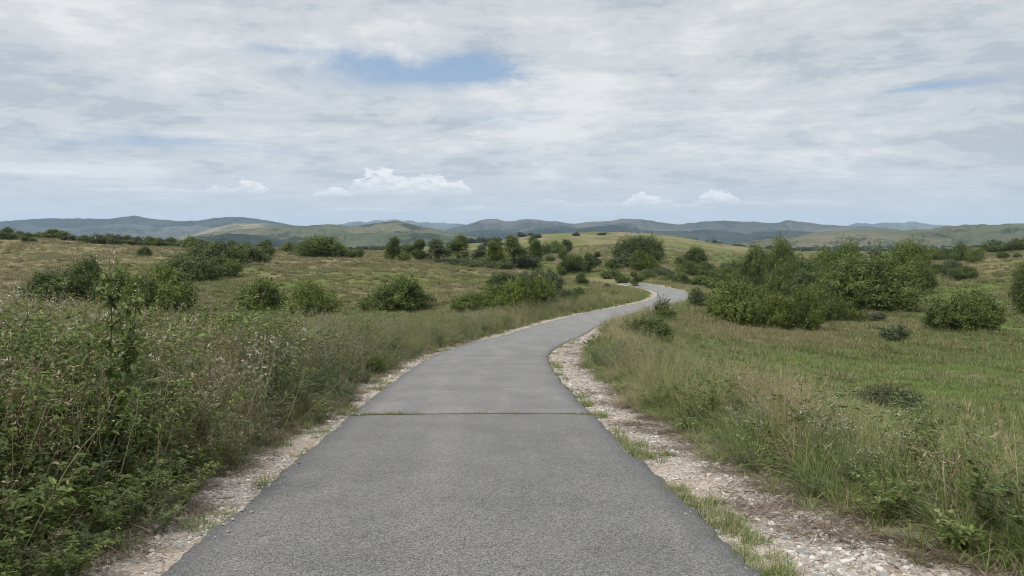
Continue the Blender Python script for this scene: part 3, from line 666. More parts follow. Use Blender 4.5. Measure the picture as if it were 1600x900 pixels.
# ================================================================== STUFF: grass, weeds, gravel
GM = [M_grass, M_straw]
short_tufts = [tuft(s, 46, 0.13, 0.13, 0.0065, 0.75, [M_field, M_straw], 0.07, seg=3) for s in (1, 2, 3)]
mid_tufts = [tuft(s, 60, 0.36, 0.12, 0.0065, 0.55, GM, 0.14, 0.04) for s in (11, 12, 13)]
tall_tufts = [tuft(s, 70, 0.72, 0.12, 0.0065, 0.42, GM, 0.12, 0.08) for s in (21, 22, 23)]
straw_tufts = [tuft(s, 60, 0.75, 0.13, 0.0055, 0.36, [M_straw, M_head], 0.5, 0.12) for s in (31, 32)]
lush_tufts = [tuft(s, 70, 0.58, 0.13, 0.0125, 0.60, GM, 0.05, 0.05) for s in (41, 42)]
field_clumps = [tuft(s, 90, 0.20, 0.36, 0.016, 0.6, [M_field, M_straw], 0.10, seg=2) for s in (51, 52, 53)]
def bump_scl(s, h=None): return np.stack([s, s, s if h is None else h], 1)

# --- short grass over the fields
x, y = wedge(lambda d: 26 if d < 14 else 26 * (14 / d) ** 1.5, 3, 62)
e = np.abs(edist(x, y)) - HW; side = np.sign(edist(x, y))
k = e > np.where(side < 0, 1.0, 1.4); x, y, e = x[k], y[k], e[k]
g = green_map(x, y); s = RNG.uniform(0.7, 1.4, len(x)) * (1 + 0.012 * y) * (0.7 + 0.6 * fbm(x / 2.5, y / 2.5, 2, 90))
o = scatter("grass", short_tufts, pts(x, y, -0.01), rots(len(x)), bump_scl(s * 1.3, s * (1.35 - 0.5 * g)), RNG.integers(0, 3, len(x)), g)
tag(o, "short green and straw coloured grass covering the near fields", "grass", kind='stuff')
x, y = wedge(lambda d: 3.6 if d < 60 else 3.6 * (60 / d) ** 1.7, 40, 330, 0.95)
e = np.abs(edist(x, y)) - HW; k = (e > 2.0) & ((fbm(x / 6, y / 6, 3, 70) > 0.36) | (y < 60)); x, y = x[k], y[k]
g = green_map(x, y); s = RNG.uniform(0.7, 1.5, len(x)) * (0.8 + 0.0045 * y)
o = scatter("field_grass", field_clumps, pts(x, y, -0.02), rots(len(x)), bump_scl(s, s * RNG.uniform(0.6, 1.5, len(x))), RNG.integers(0, 3, len(x)), g)
tag(o, "coarse clumpy grass on the slopes farther from the road", "grass", kind='stuff')

# --- tall verge grass both sides of the road
def verge(side, y0, y1, e1, dens, hfun, name, label, protos, pick, seed_e=0.0):
    x, y, e = roadside(dens, y0, y1, 0.15, e1, side)
    gw = gravel_w(y, side); k = e > gw + seed_e + RNG.uniform(-0.06, 0.14, len(y)); x, y, e, gw = x[k], y[k], e[k], gw[k]
    h = hfun(e - gw, y) * RNG.uniform(0.75, 1.2, len(x)); idx = pick(x, y, e - gw)
    k = h > 0.06; x, y, e, h, idx = x[k], y[k], e[k], h[k], idx[k]
    o = scatter(name, protos, pts(x, y, -0.01), rots(len(x), 0.16), bump_scl(h ** 0.5 * RNG.uniform(0.85, 1.25, len(x)), h), idx, green_map(x, y))
    tag(o, label, "grass", kind='stuff'); return o
P_ = mid_tufts + tall_tufts + straw_tufts + lush_tufts       # 0-2 mid, 3-5 tall, 6-7 straw, 8-9 lush
def hl(e, y):
    return 0.92 * (0.22 + 0.95 * sstep(0.0, 1.5, e)) * (0.78 + 0.45 * fbm(y / 3.0, e / 2.0, 3, 15)) * (1 - 0.42 * sstep(2.8, 6.0, e)) * (0.98 - 0.25 * sstep(14, 60, y))
def pl(x, y, e):
    n = len(x); r = RNG.uniform(0, 1, n); dry = fbm(x / 1.6, y / 1.6, 3, 23) + 0.22 * np.exp(-((y - 14) / 4) ** 2) * sstep(1.0, 2.4, e) + 0.05 * sstep(30, 60, y)
    idx = np.where(r < 0.45, RNG.integers(3, 6, n), RNG.integers(8, 10, n))
    idx = np.where(dry > np.quantile(dry, 0.88), RNG.integers(6, 8, n), idx); idx = np.where((e < 0.5) | (r > 0.93), RNG.integers(0, 3, n), idx)
    return idx
verge(-1, 2.0, 100, 6.8, lambda d: 32 if d < 12 else 32 * (12 / d) ** 1.05, hl, "roadside_grass", "tall green and straw grass along the left verge of the road", P_, pl)
def hr(e, y):
    return (0.20 + 0.55 * sstep(0.0, 0.9, e)) * (0.7 + 0.6 * fbm(y / 2.6, e / 1.7, 3, 16)) * (1 - 0.62 * sstep(1.8, 4.6, e))
def pr(x, y, e):
    n = len(x); r = RNG.uniform(0, 1, n); dry = fbm(x / 1.8, y / 1.8, 3, 29) + 0.03 * sstep(12, 30, y)
    idx = np.where(r < 0.40, RNG.integers(3, 6, n), RNG.integers(8, 10, n)); idx = np.where(r > 0.72, RNG.integers(0, 3, n), idx)
    idx = np.where((dry > np.quantile(dry, 0.78)) & (y > 6.5) & (e < 1.7), RNG.integers(6, 8, n), idx); return idx
P2_ = [tuft(100 + i, 60, 0.36, 0.12, 0.0065, 0.55, GM, 0.14, 0.04) for i in range(3)] + [tuft(110 + i, 70, 0.72, 0.12, 0.0065, 0.46, GM, 0.12, 0.08) for i in range(3)] + \
      [tuft(120 + i, 60, 0.75, 0.13, 0.0055, 0.40, [M_straw, M_head], 0.4, 0.12) for i in range(2)] + [tuft(130 + i, 70, 0.60, 0.13, 0.0125, 0.62, GM, 0.04, 0.05) for i in range(2)]
verge(1, 2.0, 110, 6.2, lambda d: 34 if d < 12 else 34 * (12 / d) ** 1.05, hr, "roadside_grass", "knee high grass on the bank along the right verge", P2_, pr)

# --- small low grass at the asphalt edge and in the transverse seam
x, y, e = roadside(lambda d: 130 if d < 14 else 40, 2.5, 34, -0.07, 0.42, 1)
k = (fbm(y / 0.55, y * 0 + 31, 3, 44) > 0.52) & (e < 0.36 * fbm(y / 0.3, e * 0, 2, 5) + 0.06); x, y = x[k], y[k]
xs, ys = [], []
for s_ in np.linspace(-1.72, 1.74, 240):
    if RNG.uniform() < 0.55 + 0.4 * math.sin(s_ * 4.0): xs.append(xroad(11.3) + s_); ys.append(11.28 + RNG.normal(0, 0.012))
x2, y2, e2 = roadside(lambda d: 60, 2.5, 30, -0.04, 0.9, -1); k = fbm(y2 / 0.5, e2 / 0.4, 2, 48) > 0.60; x2, y2 = x2[k], y2[k]
nx = len(xs); X_ = np.concatenate([x, x2, xs]); Y_ = np.concatenate([y, y2, ys]); Pp = pts(X_, Y_)
Pp[-nx:, 2] += 0.045; s = RNG.uniform(0.45, 0.95, len(X_)); s[-nx:] = RNG.uniform(0.2, 0.55, nx)
o = scatter("edge_grass", [tuft(61 + i, 60, 0.12, 0.10, 0.0055, 0.8, [M_grass, M_straw], 0.12, seg=3) for i in range(3)], Pp, rots(len(X_)), bump_scl(s), RNG.integers(0, 3, len(X_)))
tag(o, "small green grass tufts at the asphalt edge and in its seam", "grass", kind='stuff')

# --- matted dead straw on the soil beside the gravel
xl, yl, el = roadside(lambda d: 34 if d < 15 else 14, 2.5, 34, 0.2, 2.2, -1); kl = (el > gravel_w(yl, -1) - 0.12) & (el < gravel_w(yl, -1) + 0.8)
xr_, yr_, er_ = roadside(lambda d: 40 if d < 15 else 14, 2.5, 34, 0.3, 2.8, 1); n_ = fbm(xr_ / 0.5, yr_ / 0.5, 3, 55); kr = (er_ > gravel_w(yr_, 1) - 0.05 - 0.6 * (n_ > 0.56)) & (er_ < gravel_w(yr_, 1) + 0.9)
X_ = np.concatenate([xl[kl], xr_[kr]]); Y_ = np.concatenate([yl[kl], yr_[kr]])
o = scatter("dead_grass_litter", [straws(70 + i, 60, [M_litter]) for i in range(4)], pts(X_, Y_, 0.004), rots(len(X_), 0.06), bump_scl(RNG.uniform(0.6, 1.3, len(X_))), RNG.integers(0, 4, len(X_)))
tag(o, "matted brown dead grass between the gravel and the verge", "litter", kind='stuff')

# --- gravel shoulders
def grav(side):
    x, y, e = roadside(lambda d: 1500 if d < 6 else 1500 * (6 / d) ** 1.7, 2.6, 75, -0.16, 2.3, side)
    gw = gravel_w(y, side); patch = fbm(x / 0.7, y / 0.7, 3, 66 + side)
    pr_ = np.clip(1.15 - 0.9 * sstep(gw - 0.15, gw + 0.45, e), 0, 1) * np.clip(0.15 + 4.5 * (patch - 0.40), 0.10, 1)
    k = (RNG.uniform(0, 1, len(x)) < pr_) & (e > -0.16 * RNG.uniform(0, 1, len(x)) ** 3); return x[k], y[k]
xa, ya = grav(-1); xb, yb = grav(1); X_ = np.concatenate([xa, xb]); Y_ = np.concatenate([ya, yb]); n = len(X_)
s = np.exp(RNG.normal(math.log(0.0110), 0.50, n)).clip(0.005, 0.032) * (1 + 0.035 * np.clip(Y_ - 6, 0, 60))
on = sstep(HW - 0.02, HW - 0.05, np.abs(edist(X_, Y_))) * 0.05
s = np.where(on > 0.01, s * 0.6, s)
o = scatter("gravel", [stone_mesh(i) for i in range(8)], pts(X_, Y_) + np.stack([0 * s, 0 * s, s * 0.0 + on], 1), np.stack([RNG.uniform(-.5, .5, n), RNG.uniform(-.5, .5, n), RNG.uniform(0, 6.28, n)], 1), bump_scl(s), RNG.integers(0, 8, n))
tag(o, "pale limestone gravel along both edges of the road", "gravel", kind='stuff')

# --- weeds
forbs = [forb(201, 0.95, 5, 0.075, 0.026, 16, [M_weed, M_stem, M_white]), forb(202, 0.80, 6, 0.060, 0.030, 18, [M_weed, M_stem, M_white]),
         forb(203, 1.05, 5, 0.085, 0.020, 16, [M_weed, M_stem, M_white]), forb(204, 0.75, 7, 0.045, 0.012, 26, [M_weed2, M_stem, M_white]),
         forb(205, 1.00, 5, 0.050, 0.012, 16, [M_weed2, M_stem, M_white], flower=0.035), forb(206, 0.95, 6, 0.040, 0.010, 14, [M_grass, M_stem, M_head], flower=0.03, fl_n=12),
         forb(207, 0.55, 6, 0.095, 0.042, 9, [M_weed, M_stem, M_white], branch=2), twiggy(208, 0.85, 5, [M_dry, M_litter]), twiggy(209, 0.6, 7, [M_dry, M_straw])]
x, y, e = roadside(lambda d: 30 if d < 9 else 30 * (9 / d) ** 1.2, 2.2, 70, 0.15, 6.5, -1)
gw = gravel_w(y, -1); ee = e - gw; k = ee > 0.02; x, y, ee = x[k], y[k], ee[k]; n = len(x)
zone = fbm(x / 1.5, y / 1.5, 3, 81); r = RNG.uniform(0, 1, n)
nearw = sstep(11, 7, y)
idx = np.where(r < 0.30, 0, np.where(r < 0.52, 1, np.where(r < 0.68, 2, np.where(r < 0.78, 3, np.where(r < 0.93, 7, 6)))))
far_i = np.where(r < 0.26, 5, np.where(r < 0.42, 4, np.where(r < 0.66, 3, np.where(r < 0.82, 8, 2))))
idx = np.where(RNG.uniform(0, 1, n) < nearw * 0.9, idx, far_i)
idx = np.where((zone > 0.6) & (r < 0.5), 3, idx); idx = np.where((zone < 0.34) & (y > 6), 4 + (r > 0.3), idx)
h = 1.04 * (0.32 + 0.86 * sstep(0.0, 1.3, ee)) * (0.72 + 0.55 * fbm(y / 1.8, ee / 1.3, 3, 19)) * RNG.uniform(0.75, 1.15, n) * (1 - 0.30 * sstep(2.8, 5.5, ee)) * (1 - 0.22 * sstep(14, 40, y))
keep = (RNG.uniform(0, 1, n) < np.where(y < 10, 1.0, 0.7)) & ~((zone > 0.5) & (zone < 0.54))
x, y, h, idx = x[keep], y[keep], h[keep], idx[keep]
o = scatter("weeds", forbs, pts(x, y, -0.01), rots(len(x), 0.14), bump_scl(h ** 0.6, h), idx)
tag(o, "dense leafy and flowering weeds filling the left verge", "weeds", kind='stuff')
x, y, e = roadside(lambda d: 7 if d < 9 else 7 * (9 / d) ** 1.1, 2.5, 80, 0.6, 6.0, 1)
gw = gravel_w(y, 1); ee = e - gw; zone = fbm(x / 1.4, y / 1.4, 3, 83); k = (ee > 0.15) & ((zone > 0.50) | (y < 5.5) | (np.abs(y - 20) < 3.5)); x, y, ee = x[k], y[k], ee[k]; n = len(x)
idx = RNG.choice([0, 1, 2, 3, 3, 4, 5, 6, 7, 8], n)
idx = np.where((np.abs(y - 20) < 3.5) & (ee < 2.0) & (RNG.uniform(0, 1, n) < .8), 3, idx)
h = (0.30 + 0.36 * sstep(0, 0.8, ee)) * (1 + .45 * np.exp(-((y - 20) / 2.8) ** 2) * (ee < 2)) * RNG.uniform(0.7, 1.25, n) * (1 - 0.4 * sstep(2, 4.5, ee))
forbs2 = [forb(211 + i, hh, nn, ll, ww, pp, mm, fl) for i, (hh, nn, ll, ww, pp, mm, fl) in enumerate([(0.95, 5, .075, .026, 16, [M_weed, M_stem, M_white], 0), (0.8, 6, .06, .03, 18, [M_weed, M_stem, M_white], 0), (1.0, 5, .085, .02, 16, [M_weed, M_stem, M_white], 0),
    (0.75, 7, .05, .013, 26, [M_weed2, M_stem, M_white], 0), (1.0, 5, .05, .012, 16, [M_weed2, M_stem, M_white], 0.03), (.95, 6, .04, .01, 14, [M_grass, M_stem, M_head], 0.03), (.55, 6, .09, .04, 9, [M_weed, M_stem, M_white], 0)])] + [twiggy(218, 0.85, 5, [M_dry, M_litter]), twiggy(219, 0.6, 7, [M_dry, M_straw])]
o = scatter("weeds", forbs2, pts(x, y, -0.01), rots(len(x), 0.16), bump_scl(h ** 0.6, h), idx)
tag(o, "mixed low weeds among the grass on the right bank", "weeds", kind='stuff')

# --- low tussocks, heath and dark herbs dotted over the slopes
hm_ = leaf_mat("heath_leaf", (0.065, 0.078, 0.026), (0.150, 0.160, 0.060), (0.18, 0.155, 0.085), 0.12)
def tussock(s):
    rng = np.random.default_rng(s); G = Geo(); blades(G, rng, 160, 0.34, 0.26, 0.018, 0.7, seg=2, m=0); blades(G, rng, 50, 0.42, 0.26, 0.012, 0.5, seg=2, m=1); return G.build("tussock", [hm_, M_straw])
x, y = wedge(lambda d: 0.95 if d < 60 else 0.95 * (60 / d) ** 1.2, 16, 260, 0.95)
e = np.abs(edist(x, y)) - HW; q = fbm(x / 7, y / 7, 4, 170); k = (e > 4.0) & (q > 0.50) & ((green_map(x, y) < 0.75) | (RNG.uniform(0, 1, len(x)) < .25)); x, y = x[k], y[k]
s = RNG.uniform(0.5, 1.3, len(x)) * (0.85 + 0.003 * y)
o = scatter("undergrowth", [tussock(i) for i in (1, 2, 3)], pts(x, y, -0.02), rots(len(x)), bump_scl(s * 1.2, s * RNG.uniform(.5, 1.1, len(x))), RNG.integers(0, 3, len(x)))
tag(o, "darker tussocks and low herbs dotted over the grassy slopes", "undergrowth", kind='stuff')
# --- tall pale stems that overtop the left thicket
def pale_stems(s):
    rng = np.random.default_rng(s); G = Geo()
    for i in range(5):
        m = stalk(rng, rng.normal(0, .12, 3) * [1, 1, 0], [rng.normal(0, .22), rng.normal(0, .22), 1], rng.uniform(.8, 1.15), 8, .09); tube(G, m, .0035, .0015, m=0, k=4, rnd=rng.uniform())
        k = 16; f = rng.integers(3, 8, k); leaves(G, rng, m[f] + rng.normal(0, .012, (k, 3)), rng.normal(0, .6, (k, 3)) + [0, 0, .5], rng.normal(0, 1, (k, 3)), .045, .011, m=1)
        k = 12; leaves(G, rng, m[-1] + rng.normal(0, .02, (k, 3)) * [1, 1, 2.4], rng.normal(0, .6, (k, 3)) + [0, 0, .5], rng.normal(0, 1, (k, 3)), .018, .008, m=2, simple=True)
    return G.build("stems", [M_straw, M_weed2, M_head])
x, y, e = roadside(lambda d: 8.0 if d < 12 else 8.0 * (12 / d), 3, 40, 0.8, 6.0, -1)
h = RNG.uniform(.85, 1.3, len(x)) * (1 - .25 * sstep(15, 35, y))
o = scatter("weed_stems", [pale_stems(i) for i in range(5)], pts(x, y), rots(len(x), .12), bump_scl(h), RNG.integers(0, 5, len(x)))
tag(o, "pale seeding weed stems poking out of the left thicket", "weeds", kind='stuff')
# ================================================================== BUSHES AND TREES
def crown_geo(seed, lobes, n, leaf, spiky=0.0, sprig=9, sr=0.13):
    """leaf sprigs through the volume of several lobes; lobes: (cx, cy, cz, rx, ry, rz)"""
    rng = np.random.default_rng(seed); L = np.array(lobes, float); vol = (L[:, 3] * L[:, 4] * L[:, 5]) ** (2 / 3); p = vol / vol.sum()
    k = n // sprig; li = rng.choice(len(L), k, p=p); d = nrm(rng.normal(0, 1, (k, 3))); d[:, 2] = np.where(rng.uniform(0, 1, k) < 0.4, np.abs(d[:, 2]), d[:, 2])
    rad = rng.uniform(0.25, 1, k) ** 0.38
    bumpy = 0.96 + 0.62 * (fbm(d[:, 0] * 3.1 + li * 3 + 20, d[:, 1] * 3.1 + d[:, 2] * 3.9, 3, seed, .6) - 0.5) * 2 + spiky * rng.exponential(0.12, k)
    c = L[li, :3] + d * L[li, 3:] * (rad * bumpy)[:, None]
    gap = fbm(c[:, 0] * 1.6 + 31, c[:, 2] * 1.6 + c[:, 1] * 1.3, 3, seed + 3)
    ok = (c[:, 2] > 0.02) & (gap > 0.31); c, d = c[ok], d[ok]; k = len(c)
    tone = np.clip(fbm(c[:, 0] * 1.4 + 9, c[:, 1] * 1.4 + c[:, 2] * 1.7, 3, seed + 8) * 2.4 - 0.8, 0, 1)
    out = nrm(d * [1, 1, 0.8] + [0, 0, 0.45] + rng.normal(0, 0.25, (k, 3)))
    t_ = rng.uniform(0, 1, (k, sprig, 1)); P0 = c[:, None] + out[:, None] * (t_ - 0.3) * sr * 1.8 + rng.normal(0, sr * 0.42, (k, sprig, 3))
    D = out[:, None] * 0.25 + rng.normal(0, 0.75, (k, sprig, 3)); Nn = out[:, None] * 1.2 + np.array([0, 0, 0.4]) + rng.normal(0, 0.38, (k, sprig, 3))
    r_ = (0.72 * np.repeat(tone, sprig) + 0.28 * rng.uniform(0, 1, k * sprig))
    G = Geo(); P0 = P0.reshape(-1, 3); ok = P0[:, 2] > 0.0
    leaves(G, rng, P0[ok], D.reshape(-1, 3)[ok], Nn.reshape(-1, 3)[ok], leaf * 1.12, leaf * 0.64, m=0, simple=True, rnd=r_[ok])
    return G
def wood_geo(seed, lobes, n, r0, trunk=0.0):
    rng = np.random.default_rng(seed); G = Geo(); L = np.array(lobes, float)
    if trunk:
        top = L[np.argmax(L[:, 2])]; tr = stalk(rng, (0, 0, -0.15), (0.05, 0.03, 1), trunk * 1.0, 7, 0.06); tube(G, tr, r0, r0 * 0.5, k=8)
    for i in range(n):
        l = L[i % len(L)]; goal = l[:3] + rng.normal(0, 0.35, 3) * l[3:]
        st = tr[rng.integers(2, 7)] if trunk else np.array([l[0] * .45 + rng.normal(0, .1), l[1] * .45 + rng.normal(0, .1), -0.1])
        mid = (st + goal) / 2 + rng.normal(0, 0.12, 3); q = np.linspace(0, 1, 6)[:, None]
        pth = st * (1 - q) ** 2 + 2 * mid * q * (1 - q) + goal * q ** 2
        tube(G, pth, r0 * (0.45 if trunk else 0.7), r0 * 0.12, k=5, rnd=rng.uniform())
        for j in range(3):
            p = pth[rng.integers(2, 6)]; tube(G, stalk(rng, p, rng.normal(0, 1, 3) + [0, 0, .6], l[3] * .7, 5, 0.2), r0 * .2, r0 * .06, k=3, rnd=rng.uniform())
    return G
def rl(seed, n, w, d, h, zlow=0.35, top=1.0):
    """random lobes filling a w x d x h bush"""
    rng = np.random.default_rng(seed); o = []
    for i in range(n):
        a = 2 * math.pi * (i + rng.uniform(-.3, .3)) / n; q = rng.uniform(.35, .62); r = rng.uniform(.24, .34) * min(w, d) * 1.1
        hh = h * rng.uniform(.48, 1.06) * (1 - 0.25 * q); rz = hh * 0.55
        o.append((w * .5 * q * math.cos(a), d * .5 * q * math.sin(a), hh - rz * .95, r * 1.05, r, rz))
    o.append((0, 0, h * .48, w * .28, d * .28, h * .5)); return o
def poplar(seed, w, h, n=7):
    rng = np.random.default_rng(seed); o = []
    for i in range(n):
        f = i / (n - 1); z = h * (0.17 + 0.68 * f); r = w * .5 * (1.0 - 0.5 * abs(f - 0.45) - 0.12 * f) * rng.uniform(.7, 1.0)
        o.append((rng.normal(0, w * .17), rng.normal(0, w * .17), z, r * .85, r * .85, h * .17))
    return o
KINDS = {}
def kind(name, w, h, lobes, n, leaf, wood_n, r0, trunk=0.0, seeds=(1,), spiky=0.7, sr=0.14):
    """several individuals of a growth form; each is (crown mesh, wood mesh, width, height)"""
    out_ = []
    for s in seeds:
        L = lobes(s); cg = crown_geo(s * 13 + 5, L, n, leaf, spiky, sr=sr); wg = wood_geo(s * 7 + 2, L, wood_n, r0, trunk)
        V = np.concatenate(cg.V); lo, hi = np.percentile(V, 1, 0), np.percentile(V, 99, 0)
        out_.append((cg, wg, float(max(hi[0] - lo[0], 1e-3)), float(hi[2])))
    KINDS[name] = out_
kind('small', 1.3, .9, lambda s: rl(s, 5, 1.3, 1.2, .9), 7000, .075, 6, .02, seeds=(1, 2, 3), sr=0.08)
kind('round', 3.2, 2.2, lambda s: rl(s, 7, 3.2, 2.8, 2.2), 22000, .105, 9, .05, seeds=(4, 5, 6))
kind('wide', 5.5, 2.1, lambda s: rl(s, 11, 5.5, 3.2, 2.1), 34000, .11, 12, .05, seeds=(7, 8))
kind('big', 5.5, 4.2, lambda s: rl(s, 12, 5.5, 4.6, 4.2), 52000, .13, 14, .08, seeds=(9, 10, 15), sr=0.18)
kind('poplar', 2.8, 4.6, lambda s: poplar(s, 2.8, 4.6), 26000, .105, 9, .10, 2.4, seeds=(11, 12, 13, 14))
kind('tree', 5.2, 6.2, lambda s: [(l[0], l[1], l[2] + 1.0, l[3], l[4], l[5]) for l in rl(s, 10, 5.2, 4.8, 5.2)], 56000, .13, 14, .16, 2.6, seeds=(16, 17, 18), spiky=0.9, sr=0.2)
TONES = {'g': M_bush, 'd': M_bushdark, 'y': M_bushyel, 's': M_bushgrey}
_mc = {}
def part_mesh(kn, i, tone):
    key = (kn, i, tone)
    if key not in _mc:
        cg, wg, w, h = KINDS[kn][i]
        _mc[key] = (cg.build("crown", [TONES[tone]]).data, wg.build("trunk", [M_bark]).data, w, h)
    return _mc[key]
_rb = random.Random(5)
def plant(kn, u, v, wpx, hpx, tone, label, y=None, group=None, cat=None):
    if y is None:
        xy = hit(u, v)
        if xy is None: print('no ground', label); return
        x, y = xy; 
    else:
        X, Y, Z = ray(u, v); x = X / Y * y
    dist = y; Wm = wpx * 1.14 / FPX * dist; Hm = hpx * 1.08 / FPX * dist
    if kn == 'tree': Wm *= 0.86; Hm *= 0.93
    i = _rb.randrange(len(KINDS[kn])); cm, wm, w0, h0 = part_mesh(kn, i, tone)
    istree = kn in ('poplar', 'tree')
    r = bpy.data.objects.new("tree" if istree else "bush", None); COL.objects.link(r)
    r.empty_display_size = 0.3
    yy = y + (0 if istree else Wm * 0.3)
    r.location = (x * yy / y, yy, float(zland(np.array([x * yy / y]), np.array([yy]))[0]) - 0.03 * Hm)
    r.rotation_euler = (0, 0, _rb.uniform(-0.5, 0.5) + (math.pi if _rb.random() < .5 else 0))
    sx = Wm / w0; r.scale = (sx, sx * _rb.uniform(.9, 1.1), Hm * 1.05 / h0)
    c = bpy.data.objects.new("crown" if istree else "foliage", cm); k = bpy.data.objects.new("trunk" if istree else "stems", wm)
    for o in (c, k): COL.objects.link(o); o.parent = r
    tag(r, label, cat or ("tree" if istree else "bush"), group)
    return r
# ------------------------------------------------------------------ every bush and tree: form, photograph column, foot row, width, height, tone, label
G1 = "bushes in the clump on the left field"; G2 = "low bushes on the upper left slope"; ORD = "first second third fourth fifth sixth seventh eighth ninth tenth eleventh twelfth thirteenth fourteenth fifteenth".split()
G3 = "small shrubs along the left ridge line"
G4 = "row of small trees on the crest left of the road"; G5 = "bushes between the left field and the road"; G6 = "trees and bushes at the foot of the green hill"
G7 = "shrubs around the far end of the road"; G8 = "bushes of the big thicket right of the road"; G9 = "trees of the big thicket right of the road"
G10 = "bushes along the right ridge line"; G11 = "bushes scattered on the right slope"
PL = [
 ('round',82,473,78,39,'g',"dark low bush at the outer left end of the left field clump",G1),
 ('round',137,471,56,59,'d',"tallest dark bush, standing up in the middle of the left field clump",G1),
 ('round',185,477,65,49,'g',"mid green bush right beside the tallest bush of the left clump",G1),
 ('round',222,489,54,50,'y',"yellowish bush in front of the left field clump, beside the widest one",G1),
 ('round',257,489,85,63,'y',"widest yellow-green bush closing the left field clump on the road side",G1),
 ('wide',288,440,94,34,'d',"long low bush lying below the others on the upper left slope",G2),
 ('round',347,433,52,26,'g',"flat bush trailing from the long low bush towards the road",G2),
 ('wide',335,417,88,34,'d',"dark domed bush at the top of the upper left slope thicket",G2),
 ('round',393,411,50,23,'d',"dark flat bush at the road end of the upper left thicket",G2),
 ('small',414,402,26,16,'d',"small dark bush just beyond the end of the upper left thicket",G2),
 ('round',226,401,18,13,'d',"single small round dark bush alone on the straw coloured left slope",None),
 ('small',13,374,26,15,'d',"shrub at the very left edge on the ridge",G3), ('small',45,379,22,12,'d',"small dark shrub third in from the left edge below the ridge",G3),
 ('round',85,373,32,13,'g',"wide green shrub on the ridge near the left edge",G3),
]
for i, (u, v, w, h) in enumerate([(30,372,20,9),(60,372,18,8),(108,376,20,8),(133,379,22,9),(150,381,24,12),(168,381,22,13),(184,383,26,13),(200,383,24,12),(216,384,22,12),(233,384,26,13),(250,385,22,11),(268,386,28,13),(284,386,18,9),(297,388,24,16),(313,388,16,11)]):
    PL.append(('small', u, v, w, h, 'sg'[i % 2], "low shrub in the broken row on the left ridge, %s counting from the left" % ORD[i], G3))
